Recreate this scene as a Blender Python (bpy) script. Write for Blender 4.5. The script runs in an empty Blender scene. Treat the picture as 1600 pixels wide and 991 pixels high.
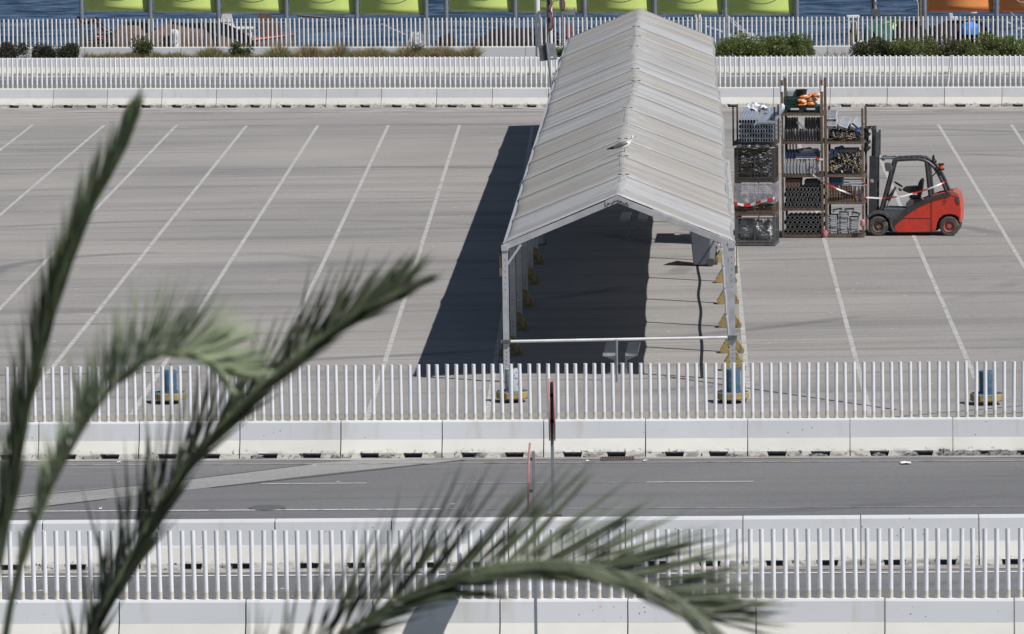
import bpy, bmesh, math, random
from math import sin, cos, tan, atan, pi, radians, sqrt
from mathutils import Vector, Matrix, Euler, noise as mnoise
C = bpy.context.scene.collection
S = bpy.context.scene
rnd = random.Random(11)
V = Vector
# ------------------------------------------------------------------ camera
FPX = 9000.0
TH = math.atan(983.5 / FPX)
HC = 15.11 * cos(TH)
ROLL = 0.015
_F = V((0, cos(TH), -sin(TH))); _R0 = V((1, 0, 0)); _U0 = V((0, sin(TH), cos(TH)))
_R = _R0 * cos(ROLL) - _U0 * sin(ROLL); _U = _U0 * cos(ROLL) + _R0 * sin(ROLL)
CAM = V((0, 0, HC))
def ray(px, py): return _F + _R * ((px - 800) / FPX) - _U * ((py - 495.5) / FPX)
def G(px, py, z=0.0):
    d = ray(px, py); return CAM + d * ((z - HC) / d.z)
def W(px, py, Y):
    d = ray(px, py); return CAM + d * (Y / d.y)
def proj(p):
    q = V(p) - CAM; z = q.dot(_F)
    return 800 + FPX * q.dot(_R) / z, 495.5 - FPX * q.dot(_U) / z
cam = bpy.data.objects.new('camera', bpy.data.cameras.new('camera')); C.objects.link(cam)
cam.matrix_world = Matrix(((_R.x, _U.x, -_F.x, 0), (_R.y, _U.y, -_F.y, 0), (_R.z, _U.z, -_F.z, HC), (0, 0, 0, 1)))
cam.data.sensor_width = 36; cam.data.lens = FPX / 1600 * 36
cam.data.clip_start = 1; cam.data.clip_end = 6000
cam.data.dof.use_dof = True; cam.data.dof.focus_distance = 135; cam.data.dof.aperture_fstop = 10.5
S.camera = cam
S.render.resolution_x = 1024; S.render.resolution_y = 634
# ------------------------------------------------------------------ light
SUN = V((2.0, -1.34, 3.0)).normalized()
el = math.asin(SUN.z); az = math.atan2(SUN.x, SUN.y)
wd = bpy.data.worlds.new("World"); S.world = wd; wd.use_nodes = True
nt = wd.node_tree; bg = nt.nodes['Background']
sky = nt.nodes.new('ShaderNodeTexSky'); sky.sky_type = 'NISHITA'; sky.sun_disc = False
sky.sun_elevation = el; sky.sun_rotation = az; sky.air_density = 1.0; sky.dust_density = 0.5
nt.links.new(sky.outputs[0], bg.inputs[0]); bg.inputs[1].default_value = 0.05
sl = bpy.data.lights.new('sun', 'SUN'); sl.energy = 5.0; sl.angle = radians(0.5); sl.color = (1, .975, .945)
so = bpy.data.objects.new('sun', sl); C.objects.link(so)
so.rotation_euler = SUN.to_track_quat('Z', 'Y').to_euler(); so.location = (30, -20, 60)
S.view_settings.view_transform = 'Standard'; S.view_settings.look = 'None'
S.view_settings.gamma = 1; S.view_settings.exposure = -.06
S.render.engine = 'CYCLES'
# ------------------------------------------------------------------ materials
def mat(name, col, rough=.6, metal=0., col2=None, scale=6., lo=.4, hi=.62, bump=0., bscale=None,
        stretch=(1, 1, 1), fine=.0, fscale=90., coords='Object', spec=None, detail=5, dist=.01):
    m = bpy.data.materials.new(name); m.use_nodes = True
    n = m.node_tree.nodes; l = m.node_tree.links; b = n['Principled BSDF']
    b.inputs['Roughness'].default_value = rough; b.inputs['Metallic'].default_value = metal
    if spec is not None: b.inputs['Specular IOR Level'].default_value = spec
    c1 = (*col, 1)
    if col2 is None: col2 = tuple(c * .82 for c in col)
    tc = n.new('ShaderNodeTexCoord') if coords == 'Object' else n.new('ShaderNodeNewGeometry')
    out = tc.outputs['Object'] if coords == 'Object' else tc.outputs['Position']
    mp = n.new('ShaderNodeMapping'); mp.inputs['Scale'].default_value = stretch; l.new(out, mp.inputs[0])
    tx = n.new('ShaderNodeTexNoise'); tx.inputs['Scale'].default_value = scale; tx.inputs['Detail'].default_value = detail
    l.new(mp.outputs[0], tx.inputs['Vector'])
    rp = n.new('ShaderNodeMapRange'); rp.inputs[1].default_value = lo; rp.inputs[2].default_value = hi
    l.new(tx.outputs[0], rp.inputs[0])
    mx = n.new('ShaderNodeMix'); mx.data_type = 'RGBA'
    mx.inputs[6].default_value = c1; mx.inputs[7].default_value = (*col2, 1)
    l.new(rp.outputs[0], mx.inputs[0]); last = mx.outputs[2]
    if fine > 0:
        t2 = n.new('ShaderNodeTexNoise'); t2.inputs['Scale'].default_value = fscale; t2.inputs['Detail'].default_value = 3
        l.new(out, t2.inputs['Vector'])
        r2 = n.new('ShaderNodeMapRange'); r2.inputs[1].default_value = .3; r2.inputs[2].default_value = .7
        r2.inputs[3].default_value = 1 - fine; r2.inputs[4].default_value = 1 + fine
        l.new(t2.outputs[0], r2.inputs[0])
        vm = n.new('ShaderNodeVectorMath'); vm.operation = 'SCALE'
        l.new(last, vm.inputs[0]); l.new(r2.outputs[0], vm.inputs['Scale']); last = vm.outputs[0]
    l.new(last, b.inputs['Base Color'])
    if bump > 0:
        bt = n.new('ShaderNodeTexNoise'); bt.inputs['Scale'].default_value = bscale or scale * 3; bt.inputs['Detail'].default_value = 5
        l.new(mp.outputs[0], bt.inputs['Vector'])
        bp = n.new('ShaderNodeBump'); bp.inputs['Strength'].default_value = bump; bp.inputs['Distance'].default_value = dist
        l.new(bt.outputs[0], bp.inputs['Height']); l.new(bp.outputs[0], b.inputs['Normal'])
    m['_last'] = 0
    return m
def plain(name, col, **k): return mat(name, col, **k)
def pos_node(n): return n.new('ShaderNodeNewGeometry').outputs['Position']

def asphalt(name, base, dark, light, streak_amt, joint_gap=None, patch=(.9, 1.08)):
    """worn asphalt in world coordinates: patches, tyre streaks along X, aggregate, cross joints"""
    m = bpy.data.materials.new(name); m.use_nodes = True
    n = m.node_tree.nodes; l = m.node_tree.links; b = n['Principled BSDF']
    b.inputs['Roughness'].default_value = .85; b.inputs['Specular IOR Level'].default_value = .25
    P = pos_node(n)
    def noise(scale, st=(1, 1, 1), det=5, rot=0):
        mp = n.new('ShaderNodeMapping'); mp.inputs['Scale'].default_value = st; mp.inputs['Rotation'].default_value = (0, 0, rot)
        l.new(P, mp.inputs[0])
        t = n.new('ShaderNodeTexNoise'); t.inputs['Scale'].default_value = scale; t.inputs['Detail'].default_value = det
        l.new(mp.outputs[0], t.inputs['Vector']); return t.outputs[0]
    def rng(x, a, c, lo=0., hi=1.):
        r = n.new('ShaderNodeMapRange'); r.inputs[1].default_value = a; r.inputs[2].default_value = c
        r.inputs[3].default_value = lo; r.inputs[4].default_value = hi; l.new(x, r.inputs[0]); return r.outputs[0]
    def mixc(f, a, c):
        x = n.new('ShaderNodeMix'); x.data_type = 'RGBA'
        if isinstance(f, float): x.inputs[0].default_value = f
        else: l.new(f, x.inputs[0])
        for i, q in ((6, a), (7, c)):
            if isinstance(q, tuple): x.inputs[i].default_value = (*q, 1)
            else: l.new(q, x.inputs[i])
        return x.outputs[2]
    def mul(a, c):
        x = n.new('ShaderNodeMath'); x.operation = 'MULTIPLY'; l.new(a, x.inputs[0])
        if isinstance(c, float): x.inputs[1].default_value = c
        else: l.new(c, x.inputs[1])
        return x.outputs[0]
    c = mixc(rng(noise(.12, det=4), .4, .65), base, light)
    c = mixc(mul(rng(noise(.5, (.12, 1, 1), 6), .5, .72), streak_amt), c, dark)
    c = mixc(mul(rng(noise(1.6, (.03, 1, 1), 4, .015), .56, .7), streak_amt * .9), c, dark)
    c = mixc(mul(rng(noise(2.1, (.04, 1, 1), 3, -.05), .6, .7), streak_amt), c, dark)
    c = mixc(mul(rng(noise(2.4, det=6), .55, .75), .35), c, light)
    c = mixc(mul(rng(noise(1.2, (.05, 1, 1), 4, .5), .60, .72), streak_amt * .5), c, dark)
    c = mixc(mul(rng(noise(1.3, (.06, 1, 1), 4, -.7), .60, .72), streak_amt * .5), c, dark)
    c = mixc(rng(noise(.9, det=7), .66, .74), c, light)
    # curved tyre marks
    wv = n.new('ShaderNodeTexWave'); wv.wave_type = 'RINGS'; wv.rings_direction = 'Z'; wv.inputs['Scale'].default_value = .035
    wv.inputs['Distortion'].default_value = 2.5; wv.inputs['Detail'].default_value = 1; wv.inputs['Detail Scale'].default_value = .3
    wm_ = n.new('ShaderNodeMapping'); wm_.inputs['Location'].default_value = (9, -150, 0); l.new(P, wm_.inputs[0]); l.new(wm_.outputs[0], wv.inputs['Vector'])
    c = mixc(mul(mul(rng(wv.outputs['Fac'], .985, .998), rng(noise(.16, det=3), .45, .6)), .55), c, dark)
    # oil spots
    vo = n.new('ShaderNodeTexVoronoi'); vo.inputs['Scale'].default_value = .35; l.new(P, vo.inputs['Vector'])
    c = mixc(mul(rng(vo.outputs['Distance'], .09, .0), .45), c, dark)
    # pale specks (droppings, chips)
    v2 = n.new('ShaderNodeTexVoronoi'); v2.inputs['Scale'].default_value = .9; l.new(P, v2.inputs['Vector'])
    c = mixc(rng(v2.outputs['Distance'], .055, .03), c, (.5, .5, .5))
    if joint_gap:
        sx = n.new('ShaderNodeSeparateXYZ'); l.new(P, sx.inputs[0])
        wob = rng(noise(.3), 0., 1., -.25, .25)
        ad = n.new('ShaderNodeMath'); ad.operation = 'ADD'; l.new(sx.outputs[1], ad.inputs[0]); l.new(wob, ad.inputs[1])
        md = n.new('ShaderNodeMath'); md.operation = 'PINGPONG'; l.new(ad.outputs[0], md.inputs[0]); md.inputs[1].default_value = joint_gap
        jf = mul(rng(md.outputs[0], .07, .02), rng(noise(.25), .35, .6, .15, .75))
        c = mixc(jf, c, dark)
    g = rng(noise(38, det=3), .3, .7, .76, 1.24)
    g2 = rng(noise(9, det=3), .3, .7, .93, 1.07)
    vm = n.new('ShaderNodeVectorMath'); vm.operation = 'SCALE'; l.new(c, vm.inputs[0]); l.new(mul(g, g2), vm.inputs['Scale'])
    l.new(vm.outputs[0], b.inputs['Base Color'])
    bp = n.new('ShaderNodeBump'); bp.inputs['Strength'].default_value = .35; bp.inputs['Distance'].default_value = .006
    l.new(noise(45, det=3), bp.inputs['Height']); l.new(bp.outputs[0], b.inputs['Normal'])
    return m

def worn_paint(name, paint, under, a=.42, bb=.6, scale=5.):
    return mat(name, paint, rough=.75, col2=under, scale=scale, lo=a, hi=bb, coords='Geo', fine=.15, fscale=40, detail=7)

def barrier_paint():
    m = bpy.data.materials.new('painted_concrete'); m.use_nodes = True
    n = m.node_tree.nodes; l = m.node_tree.links; b = n['Principled BSDF']
    b.inputs['Roughness'].default_value = .7; b.inputs['Specular IOR Level'].default_value = .3
    g = n.new('ShaderNodeNewGeometry'); P = g.outputs['Position']
    tc = n.new('ShaderNodeTexCoord')
    def noise(src, scale, st=(1, 1, 1), det=5):
        mp = n.new('ShaderNodeMapping'); mp.inputs['Scale'].default_value = st; l.new(src, mp.inputs[0])
        t = n.new('ShaderNodeTexNoise'); t.inputs['Scale'].default_value = scale; t.inputs['Detail'].default_value = det
        l.new(mp.outputs[0], t.inputs['Vector']); return t.outputs[0]
    def rng(x, a, c, lo=0., hi=1.):
        r = n.new('ShaderNodeMapRange'); r.inputs[1].default_value = a; r.inputs[2].default_value = c
        r.inputs[3].default_value = lo; r.inputs[4].default_value = hi; l.new(x, r.inputs[0]); return r.outputs[0]
    def mixc(f, a, c):
        x = n.new('ShaderNodeMix'); x.data_type = 'RGBA'; l.new(f, x.inputs[0])
        for i, q in ((6, a), (7, c)):
            if isinstance(q, tuple): x.inputs[i].default_value = (*q, 1)
            else: l.new(q, x.inputs[i])
        return x.outputs[2]
    def mth(op, a, c):
        x = n.new('ShaderNodeMath'); x.operation = op
        for i, q in ((0, a), (1, c)):
            if isinstance(q, (int, float)): x.inputs[i].default_value = q
            else: l.new(q, x.inputs[i])
        return x.outputs[0]
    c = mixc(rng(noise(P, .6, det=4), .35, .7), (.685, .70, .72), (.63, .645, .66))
    # vertical rain streaks
    c = mixc(mth('MULTIPLY', rng(noise(P, 3.5, (1, 1, .08), 5), .58, .75), .45), c, (.50, .44, .34))
    # pits and chips
    vo = n.new('ShaderNodeTexVoronoi'); vo.inputs['Scale'].default_value = 7; l.new(P, vo.inputs['Vector'])
    c = mixc(mth('MULTIPLY', rng(vo.outputs['Distance'], .11, .06), rng(noise(P, 1.1), .5, .6)), c, (.12, .11, .10))
    sz = n.new('ShaderNodeSeparateXYZ'); l.new(tc.outputs['Object'], sz.inputs[0])
    # warm sunlight painted on the sloped foot, sky blue on the face above, bare and chipped concrete at the ground
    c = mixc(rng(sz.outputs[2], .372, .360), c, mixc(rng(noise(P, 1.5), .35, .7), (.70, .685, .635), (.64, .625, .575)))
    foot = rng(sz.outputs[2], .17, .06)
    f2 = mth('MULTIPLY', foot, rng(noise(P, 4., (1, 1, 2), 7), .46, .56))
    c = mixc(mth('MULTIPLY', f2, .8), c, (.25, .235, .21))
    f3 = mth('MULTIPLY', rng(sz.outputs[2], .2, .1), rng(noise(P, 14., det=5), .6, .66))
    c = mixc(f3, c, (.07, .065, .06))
    oi = n.new('ShaderNodeObjectInfo'); vs_ = n.new('ShaderNodeVectorMath'); vs_.operation = 'SCALE'
    l.new(c, vs_.inputs[0]); l.new(rng(oi.outputs['Random'], 0, 1, .93, 1.03), vs_.inputs['Scale']); c = vs_.outputs[0]
    l.new(c, b.inputs['Base Color'])
    bp = n.new('ShaderNodeBump'); bp.inputs['Strength'].default_value = .25; bp.inputs['Distance'].default_value = .004
    l.new(noise(P, 30.), bp.inputs['Height']); l.new(bp.outputs[0], b.inputs['Normal'])
    return m

def post_paint():
    m = mat('post_paint', (.80, .81, .84), rough=.4, col2=(.74, .75, .78), scale=3, coords='Geo')
    n = m.node_tree.nodes; l = m.node_tree.links; b = n['Principled BSDF']
    src = b.inputs['Base Color'].links[0].from_socket
    tc = n.new('ShaderNodeTexCoord'); sz = n.new('ShaderNodeSeparateXYZ'); l.new(tc.outputs['Object'], sz.inputs[0])
    g = n.new('ShaderNodeNewGeometry')
    t = n.new('ShaderNodeTexNoise'); t.inputs['Scale'].default_value = 6; l.new(g.outputs['Position'], t.inputs['Vector'])
    ad = n.new('ShaderNodeMath'); ad.operation = 'MULTIPLY_ADD'; l.new(t.outputs[0], ad.inputs[0]); ad.inputs[1].default_value = .12
    l.new(sz.outputs[2], ad.inputs[2])
    r = n.new('ShaderNodeMapRange'); r.inputs[1].default_value = .20; r.inputs[2].default_value = .185; l.new(ad.outputs[0], r.inputs[0])
    x = n.new('ShaderNodeMix'); x.data_type = 'RGBA'; l.new(r.outputs[0], x.inputs[0]); l.new(src, x.inputs[6])
    x.inputs[7].default_value = (.62, .58, .50, 1); l.new(x.outputs[2], b.inputs['Base Color'])
    return m

def fabric(name, ca, cb, bands):
    m = bpy.data.materials.new(name); m.use_nodes = True
    n = m.node_tree.nodes; l = m.node_tree.links; b = n['Principled BSDF']
    b.inputs['Roughness'].default_value = .55; b.inputs['Specular IOR Level'].default_value = .3
    tc = n.new('ShaderNodeTexCoord')
    def noise(scale, st, det=4, rot=(0, 0, 0)):
        mp = n.new('ShaderNodeMapping'); mp.inputs['Scale'].default_value = st; mp.inputs['Rotation'].default_value = rot
        l.new(tc.outputs['Object'], mp.inputs[0])
        t = n.new('ShaderNodeTexNoise'); t.inputs['Scale'].default_value = scale; t.inputs['Detail'].default_value = det
        l.new(mp.outputs[0], t.inputs['Vector']); return t.outputs[0]
    def rng(x, a, c, lo=0., hi=1.):
        r = n.new('ShaderNodeMapRange'); r.inputs[1].default_value = a; r.inputs[2].default_value = c
        r.inputs[3].default_value = lo; r.inputs[4].default_value = hi; l.new(x, r.inputs[0]); return r.outputs[0]
    def mixc(f, a, c):
        x = n.new('ShaderNodeMix'); x.data_type = 'RGBA'; l.new(f, x.inputs[0])
        for i, q in ((6, a), (7, c)):
            if isinstance(q, tuple): x.inputs[i].default_value = (*q, 1)
            else: l.new(q, x.inputs[i])
        return x.outputs[2]
    c = mixc(rng(noise(1., (.12, bands * .8, .12), 5), .44, .56), ca, cb)
    # dirt brushed down the slope in fine streaks
    c = mixc(rng(noise(1., (.7, 9, .7), 6), .5, .75, 0, .55), c, (.27, .26, .245))
    c = mixc(rng(noise(6., (1, 1, 1), 6), .60, .75, 0, .5), c, (.22, .20, .175))
    c = mixc(rng(noise(.8, (1, .6, 1), 5), .50, .70, 0, .3), c, (.31, .29, .26))
    # grime by the ridge: white, washed scuffs
    sx = n.new('ShaderNodeSeparateXYZ'); l.new(tc.outputs['Object'], sx.inputs[0])
    ab = n.new('ShaderNodeMath'); ab.operation = 'ABSOLUTE'; l.new(sx.outputs[0], ab.inputs[0])
    mu = n.new('ShaderNodeMath'); mu.operation = 'MULTIPLY'; l.new(rng(ab.outputs[0], 1.0, .1), mu.inputs[0])
    l.new(rng(noise(1., (2.2, 7, 2.2), 6), .5, .62, 0, .6), mu.inputs[1])
    c = mixc(mu.outputs[0], c, (.55, .55, .55))
    l.new(c, b.inputs['Base Color'])
    bp = n.new('ShaderNodeBump'); bp.inputs['Strength'].default_value = .5; bp.inputs['Distance'].default_value = .05
    l.new(noise(1., (.5, 5.5, .5), 5), bp.inputs['Height']); l.new(bp.outputs[0], b.inputs['Normal'])
    return m

def leafmat(name, col, col2, trans=.25):
    m = bpy.data.materials.new(name); m.use_nodes = True
    n = m.node_tree.nodes; l = m.node_tree.links; b = n['Principled BSDF']
    b.inputs['Roughness'].default_value = .5
    g = n.new('ShaderNodeNewGeometry')
    t = n.new('ShaderNodeTexNoise'); t.inputs['Scale'].default_value = 9; l.new(g.outputs['Position'], t.inputs['Vector'])
    r = n.new('ShaderNodeMapRange'); r.inputs[1].default_value = .35; r.inputs[2].default_value = .65; l.new(t.outputs[0], r.inputs[0])
    x = n.new('ShaderNodeMix'); x.data_type = 'RGBA'; l.new(r.outputs[0], x.inputs[0])
    x.inputs[6].default_value = (*col, 1); x.inputs[7].default_value = (*col2, 1)
    l.new(x.outputs[2], b.inputs['Base Color'])
    tr = n.new('ShaderNodeBsdfTranslucent'); l.new(x.outputs[2], tr.inputs[0])
    ms = n.new('ShaderNodeMixShader'); ms.inputs[0].default_value = trans
    l.new(b.outputs[0], ms.inputs[1]); l.new(tr.outputs[0], ms.inputs[2])
    l.new(ms.outputs[0], n['Material Output'].inputs[0])
    return m

M = {}
M['lot'] = asphalt('lot_asphalt', (.27, .257, .244), (.125, .125, .13), (.325, .306, .288), .45, 7.3)
M['road'] = asphalt('road_asphalt', (.15, .15, .153), (.105, .105, .11), (.18, .18, .183), .35)
M['patch'] = asphalt('patch_concrete', (.27, .265, .26), (.17, .17, .17), (.32, .315, .305), .35)
M['ground'] = asphalt('outer_asphalt', (.2, .2, .2), (.13, .13, .13), (.24, .235, .23), .3)
M['kerb'] = mat('kerb_concrete', (.36, .335, .31), rough=.85, col2=(.22, .20, .19), scale=1.6, coords='Geo', fine=.2, fscale=30, stretch=(.3, 1, 1))
M['line'] = worn_paint('line_paint', (.47, .46, .44), (.30, .29, .27), .42, .66, 4)
M['roadline'] = worn_paint('road_line_paint', (.6, .6, .6), (.2, .2, .2), .55, .7, 6)
M['thinline'] = worn_paint('edge_line_paint', (.38, .38, .38), (.18, .18, .18), .45, .65, 3)
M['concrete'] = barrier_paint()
M['post'] = post_paint()
M['black'] = mat('black_inside', (.012, .012, .012), rough=.9)
M['alu'] = mat('aluminium', (.52, .53, .55), rough=.45, metal=.35, col2=(.42, .43, .45), scale=4)
M['gasket'] = mat('dark_joint', (.05, .05, .05), rough=.9)
M['fab_w'] = fabric('white_fabric', (.43, .43, .432), (.35, .34, .33), 1.1)
M['fab_t'] = fabric('tan_fabric', (.345, .318, .285), (.39, .375, .35), 1.3)
M['fab_m'] = fabric('grey_fabric', (.395, .385, .37), (.33, .312, .288), 1.9)
M['rib'] = mat('welt_strip', (.62, .62, .62), rough=.5, col2=(.45, .43, .41), scale=8)
M['yellow'] = mat('yellow_paint', (.36, .27, .10), rough=.8, col2=(.17, .15, .11), scale=9, lo=.5, hi=.62, bump=.3)
M['blue'] = mat('blue_paint', (.035, .095, .16), rough=.6, col2=(.07, .13, .18), scale=8, lo=.5, hi=.6)
M['greydrum'] = mat('graffiti_grey', (.42, .43, .43), rough=.6, col2=(.10, .16, .32), scale=13, lo=.57, hi=.60)
M['water'] = None
M['rust'] = mat('rusty_steel', (.16, .10, .065), rough=.8, col2=(.085, .065, .05), scale=12, fine=.3)
M['rustlight'] = mat('worn_brown_steel', (.19, .14, .10), rough=.8, col2=(.12, .075, .05), scale=14, fine=.3)
M['dsteel'] = mat('dark_steel', (.06, .06, .062), rough=.55, metal=.3, col2=(.10, .08, .065), scale=10)
M['gsteel'] = mat('grey_steel', (.14, .145, .15), rough=.55, metal=.3, col2=(.10, .10, .10), scale=10)
M['galv'] = mat('galvanised_steel', (.33, .35, .38), rough=.45, metal=.4, col2=(.25, .27, .30), scale=7)
M['tubealu'] = mat('tube_aluminium', (.48, .53, .60), rough=.35, metal=.5, col2=(.36, .40, .47), scale=5)
M['tubedark'] = mat('tube_dark', (.075, .075, .08), rough=.5, metal=.4, col2=(.04, .037, .035), scale=18)
M['rim'] = mat('tube_rim', (.30, .30, .31), rough=.45, metal=.4, col2=(.16, .15, .14), scale=20)
M['plast'] = mat('grey_plastic', (.30, .31, .33), rough=.45, col2=(.22, .23, .25), scale=5)
M['plastl'] = mat('pale_plastic', (.42, .43, .45), rough=.4, col2=(.33, .34, .36), scale=5)
M['navy'] = mat('navy_steel', (.035, .055, .12), rough=.5, col2=(.025, .035, .07), scale=8)
M['orange'] = mat('orange_bag', (.72, .22, .035), rough=.5, col2=(.6, .5, .42), scale=11, lo=.52, hi=.56)
M['green'] = mat('green_crate', (.012, .045, .038), rough=.5)
M['greenlight'] = mat('light_green', (.42, .66, .15), rough=.6)
M['white'] = mat('white_gloss', (.78, .78, .78), rough=.4, col2=(.66, .66, .66), scale=4)
M['red'] = mat('red_paint', (.62, .05, .028), rough=.38, col2=(.36, .055, .04), scale=5, lo=.48, hi=.72, fine=.10, fscale=25)
M['redrust'] = mat('red_rim_paint', (.45, .09, .07), rough=.5, col2=(.3, .12, .09), scale=12)
M['pinkred'] = mat('faded_red', (.50, .18, .18), rough=.5, col2=(.42, .22, .22), scale=8)
M['char'] = mat('charcoal_paint', (.035, .037, .042), rough=.42, col2=(.055, .055, .058), scale=5)
M['chargrey'] = mat('grey_deck', (.10, .105, .115), rough=.6, col2=(.07, .07, .075), scale=9)
M['tyre'] = mat('tyre_rubber', (.06, .055, .05), rough=.85, col2=(.13, .115, .10), scale=7, bump=.4)
M['blk'] = mat('black_plastic', (.015, .015, .016), rough=.5)
M['tape_r'] = mat('tape_red', (.65, .03, .03), rough=.45)
M['tape_w'] = mat('tape_white', (.72, .72, .72), rough=.45)
M['amber'] = mat('amber_lens', (.75, .12, .02), rough=.2)
M['lens'] = mat('dark_lens', (.08, .09, .10), rough=.15)
M['gp'] = mat('green_panel', (.60, .72, .20), rough=.6, col2=(.56, .68, .19), scale=2)
M['gp2'] = mat('green_panel_oval', (.53, .70, .15), rough=.55)
M['olive'] = mat('olive_print', (.16, .2, .08), rough=.6)
M['op'] = mat('orange_panel', (.80, .30, .08), rough=.55, col2=(.74, .27, .08), scale=2)
M['op2'] = mat('amber_panel_patch', (.82, .30, .02), rough=.55)
M['cream'] = mat('cream_patch', (.72, .52, .22), rough=.6)
M['pole'] = mat('grey_pole', (.27, .29, .33), rough=.4, metal=.3, col2=(.22, .24, .27), scale=3)
M['brownnet'] = mat('brown_net', (.20, .135, .105), rough=.95, col2=(.12, .075, .06), scale=14, bump=.8, dist=.05, fine=.3, fscale=30)
M['blacknet'] = mat('black_net', (.012, .010, .012), rough=.95, col2=(.03, .012, .014), scale=6, bump=.8, dist=.05)
M['greennet'] = mat('green_net', (.025, .10, .075), rough=.95, col2=(.05, .14, .11), scale=9, bump=.8, dist=.05)
M['wood'] = mat('weathered_wood', (.19, .15, .125), rough=.9, col2=(.12, .09, .075), scale=9, stretch=(1, 6, 6))
M['cloth'] = mat('white_cloth', (.72, .72, .76), rough=.9, bump=.5, scale=8, dist=.02)
M['skin'] = mat('skin', (.36, .20, .14), rough=.6)
M['hair'] = mat('hair', (.02, .015, .012), rough=.7)
M['soil'] = mat('soil', (.16, .12, .085), rough=.95, col2=(.10, .075, .05), scale=4, coords='Geo')
M['quay'] = mat('quay_concrete', (.34, .33, .31), rough=.85, col2=(.26, .25, .235), scale=1.5, coords='Geo', fine=.15)
M['paper'] = mat('paper', (.82, .82, .82), rough=.7)
M['cardboard'] = mat('cardboard', (.32, .22, .14), rough=.8)
M['bin'] = mat('bin_plastic', (.17, .19, .22), rough=.5, col2=(.15, .165, .19), scale=3)
M['cover'] = mat('worn_iron', (.12, .12, .122), rough=.8, col2=(.08, .08, .08), scale=20)
M['seatm'] = mat('bench_seat', (.66, .66, .67), rough=.6, col2=(.55, .55, .56), scale=5)
M['cyan'] = mat('blue_tarp', (.04, .22, .68), rough=.6)
def film():
    m = mat('plastic_film', (.42, .41, .47), rough=.25, col2=(.62, .62, .66), scale=7, lo=.5, hi=.7, bump=.6, dist=.03)
    m.node_tree.nodes['Principled BSDF'].inputs['Alpha'].default_value = .62; return m
M['film'] = film()
M['bagfilm'] = mat('crumpled_film', (.60, .60, .64), rough=.25, col2=(.68, .68, .70), scale=9, lo=.45, hi=.65, bump=1., dist=.04)
def water():
    m = bpy.data.materials.new('sea_water'); m.use_nodes = True
    n = m.node_tree.nodes; l = m.node_tree.links; n.remove(n['Principled BSDF'])
    P = pos_node(n)
    def nz(sc, st, det=4):
        mp = n.new('ShaderNodeMapping'); mp.inputs['Scale'].default_value = st; l.new(P, mp.inputs[0])
        t = n.new('ShaderNodeTexNoise'); t.inputs['Scale'].default_value = sc; t.inputs['Detail'].default_value = det
        l.new(mp.outputs[0], t.inputs['Vector']); return t.outputs[0]
    r = n.new('ShaderNodeMapRange'); r.inputs[1].default_value = .38; r.inputs[2].default_value = .66; l.new(nz(1.3, (.45, .5, 1), 5), r.inputs[0])
    x = n.new('ShaderNodeMix'); x.data_type = 'RGBA'; l.new(r.outputs[0], x.inputs[0])
    x.inputs[6].default_value = (.014, .032, .062, 1); x.inputs[7].default_value = (.085, .13, .20, 1)  # wave sparkle painted in as lighter and darker ripples of the colour
    bp = n.new('ShaderNodeBump'); bp.inputs['Strength'].default_value = 1.0; bp.inputs['Distance'].default_value = .35
    l.new(nz(1.1, (.8, .3, 1), 6), bp.inputs['Height'])
    d = n.new('ShaderNodeBsdfDiffuse'); l.new(x.outputs[2], d.inputs[0]); l.new(bp.outputs[0], d.inputs['Normal'])
    g = n.new('ShaderNodeBsdfGlossy'); g.inputs[0].default_value = (.55, .65, .8, 1); g.inputs['Roughness'].default_value = .25; l.new(bp.outputs[0], g.inputs['Normal'])
    ms = n.new('ShaderNodeMixShader'); ms.inputs[0].default_value = .10; l.new(d.outputs[0], ms.inputs[1]); l.new(g.outputs[0], ms.inputs[2])
    l.new(ms.outputs[0], n['Material Output'].inputs[0])
    return m
M['water'] = water()
M['leaf_h'] = leafmat('hedge_leaf', (.12, .16, .05), (.18, .225, .075), .4)
M['leaf_hl'] = leafmat('hedge_leaf_light', (.26, .32, .12), (.31, .36, .16), .4)
M['leaf_d'] = leafmat('dark_shrub_leaf', (.055, .065, .045), (.085, .085, .06))
M['leaf_dl'] = leafmat('brown_shrub_leaf', (.11, .10, .075), (.085, .09, .06))
M['leaf_br'] = leafmat('dry_leaf', (.17, .12, .07), (.12, .10, .06))
M['grass_g'] = leafmat('green_grass', (.15, .18, .055), (.20, .21, .08))
M['grass_b'] = leafmat('dry_grass', (.32, .22, .13), (.24, .17, .10))
M['flower'] = mat('white_flower', (.6, .6, .55), rough=.7)
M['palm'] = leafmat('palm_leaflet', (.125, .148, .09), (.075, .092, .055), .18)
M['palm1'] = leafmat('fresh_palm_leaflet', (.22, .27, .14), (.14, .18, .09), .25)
M['palm2'] = leafmat('pale_palm_leaflet', (.46, .52, .35), (.36, .42, .27), .4)  # paler leaflet copy: light on the arching frond put into its colour
M['rachis'] = mat('palm_rachis', (.15, .18, .09), rough=.5, col2=(.10, .12, .06), scale=6)
M['trunk'] = mat('palm_trunk', (.13, .10, .075), rough=.95, col2=(.07, .055, .04), scale=7, bump=.8, dist=.05)
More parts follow.
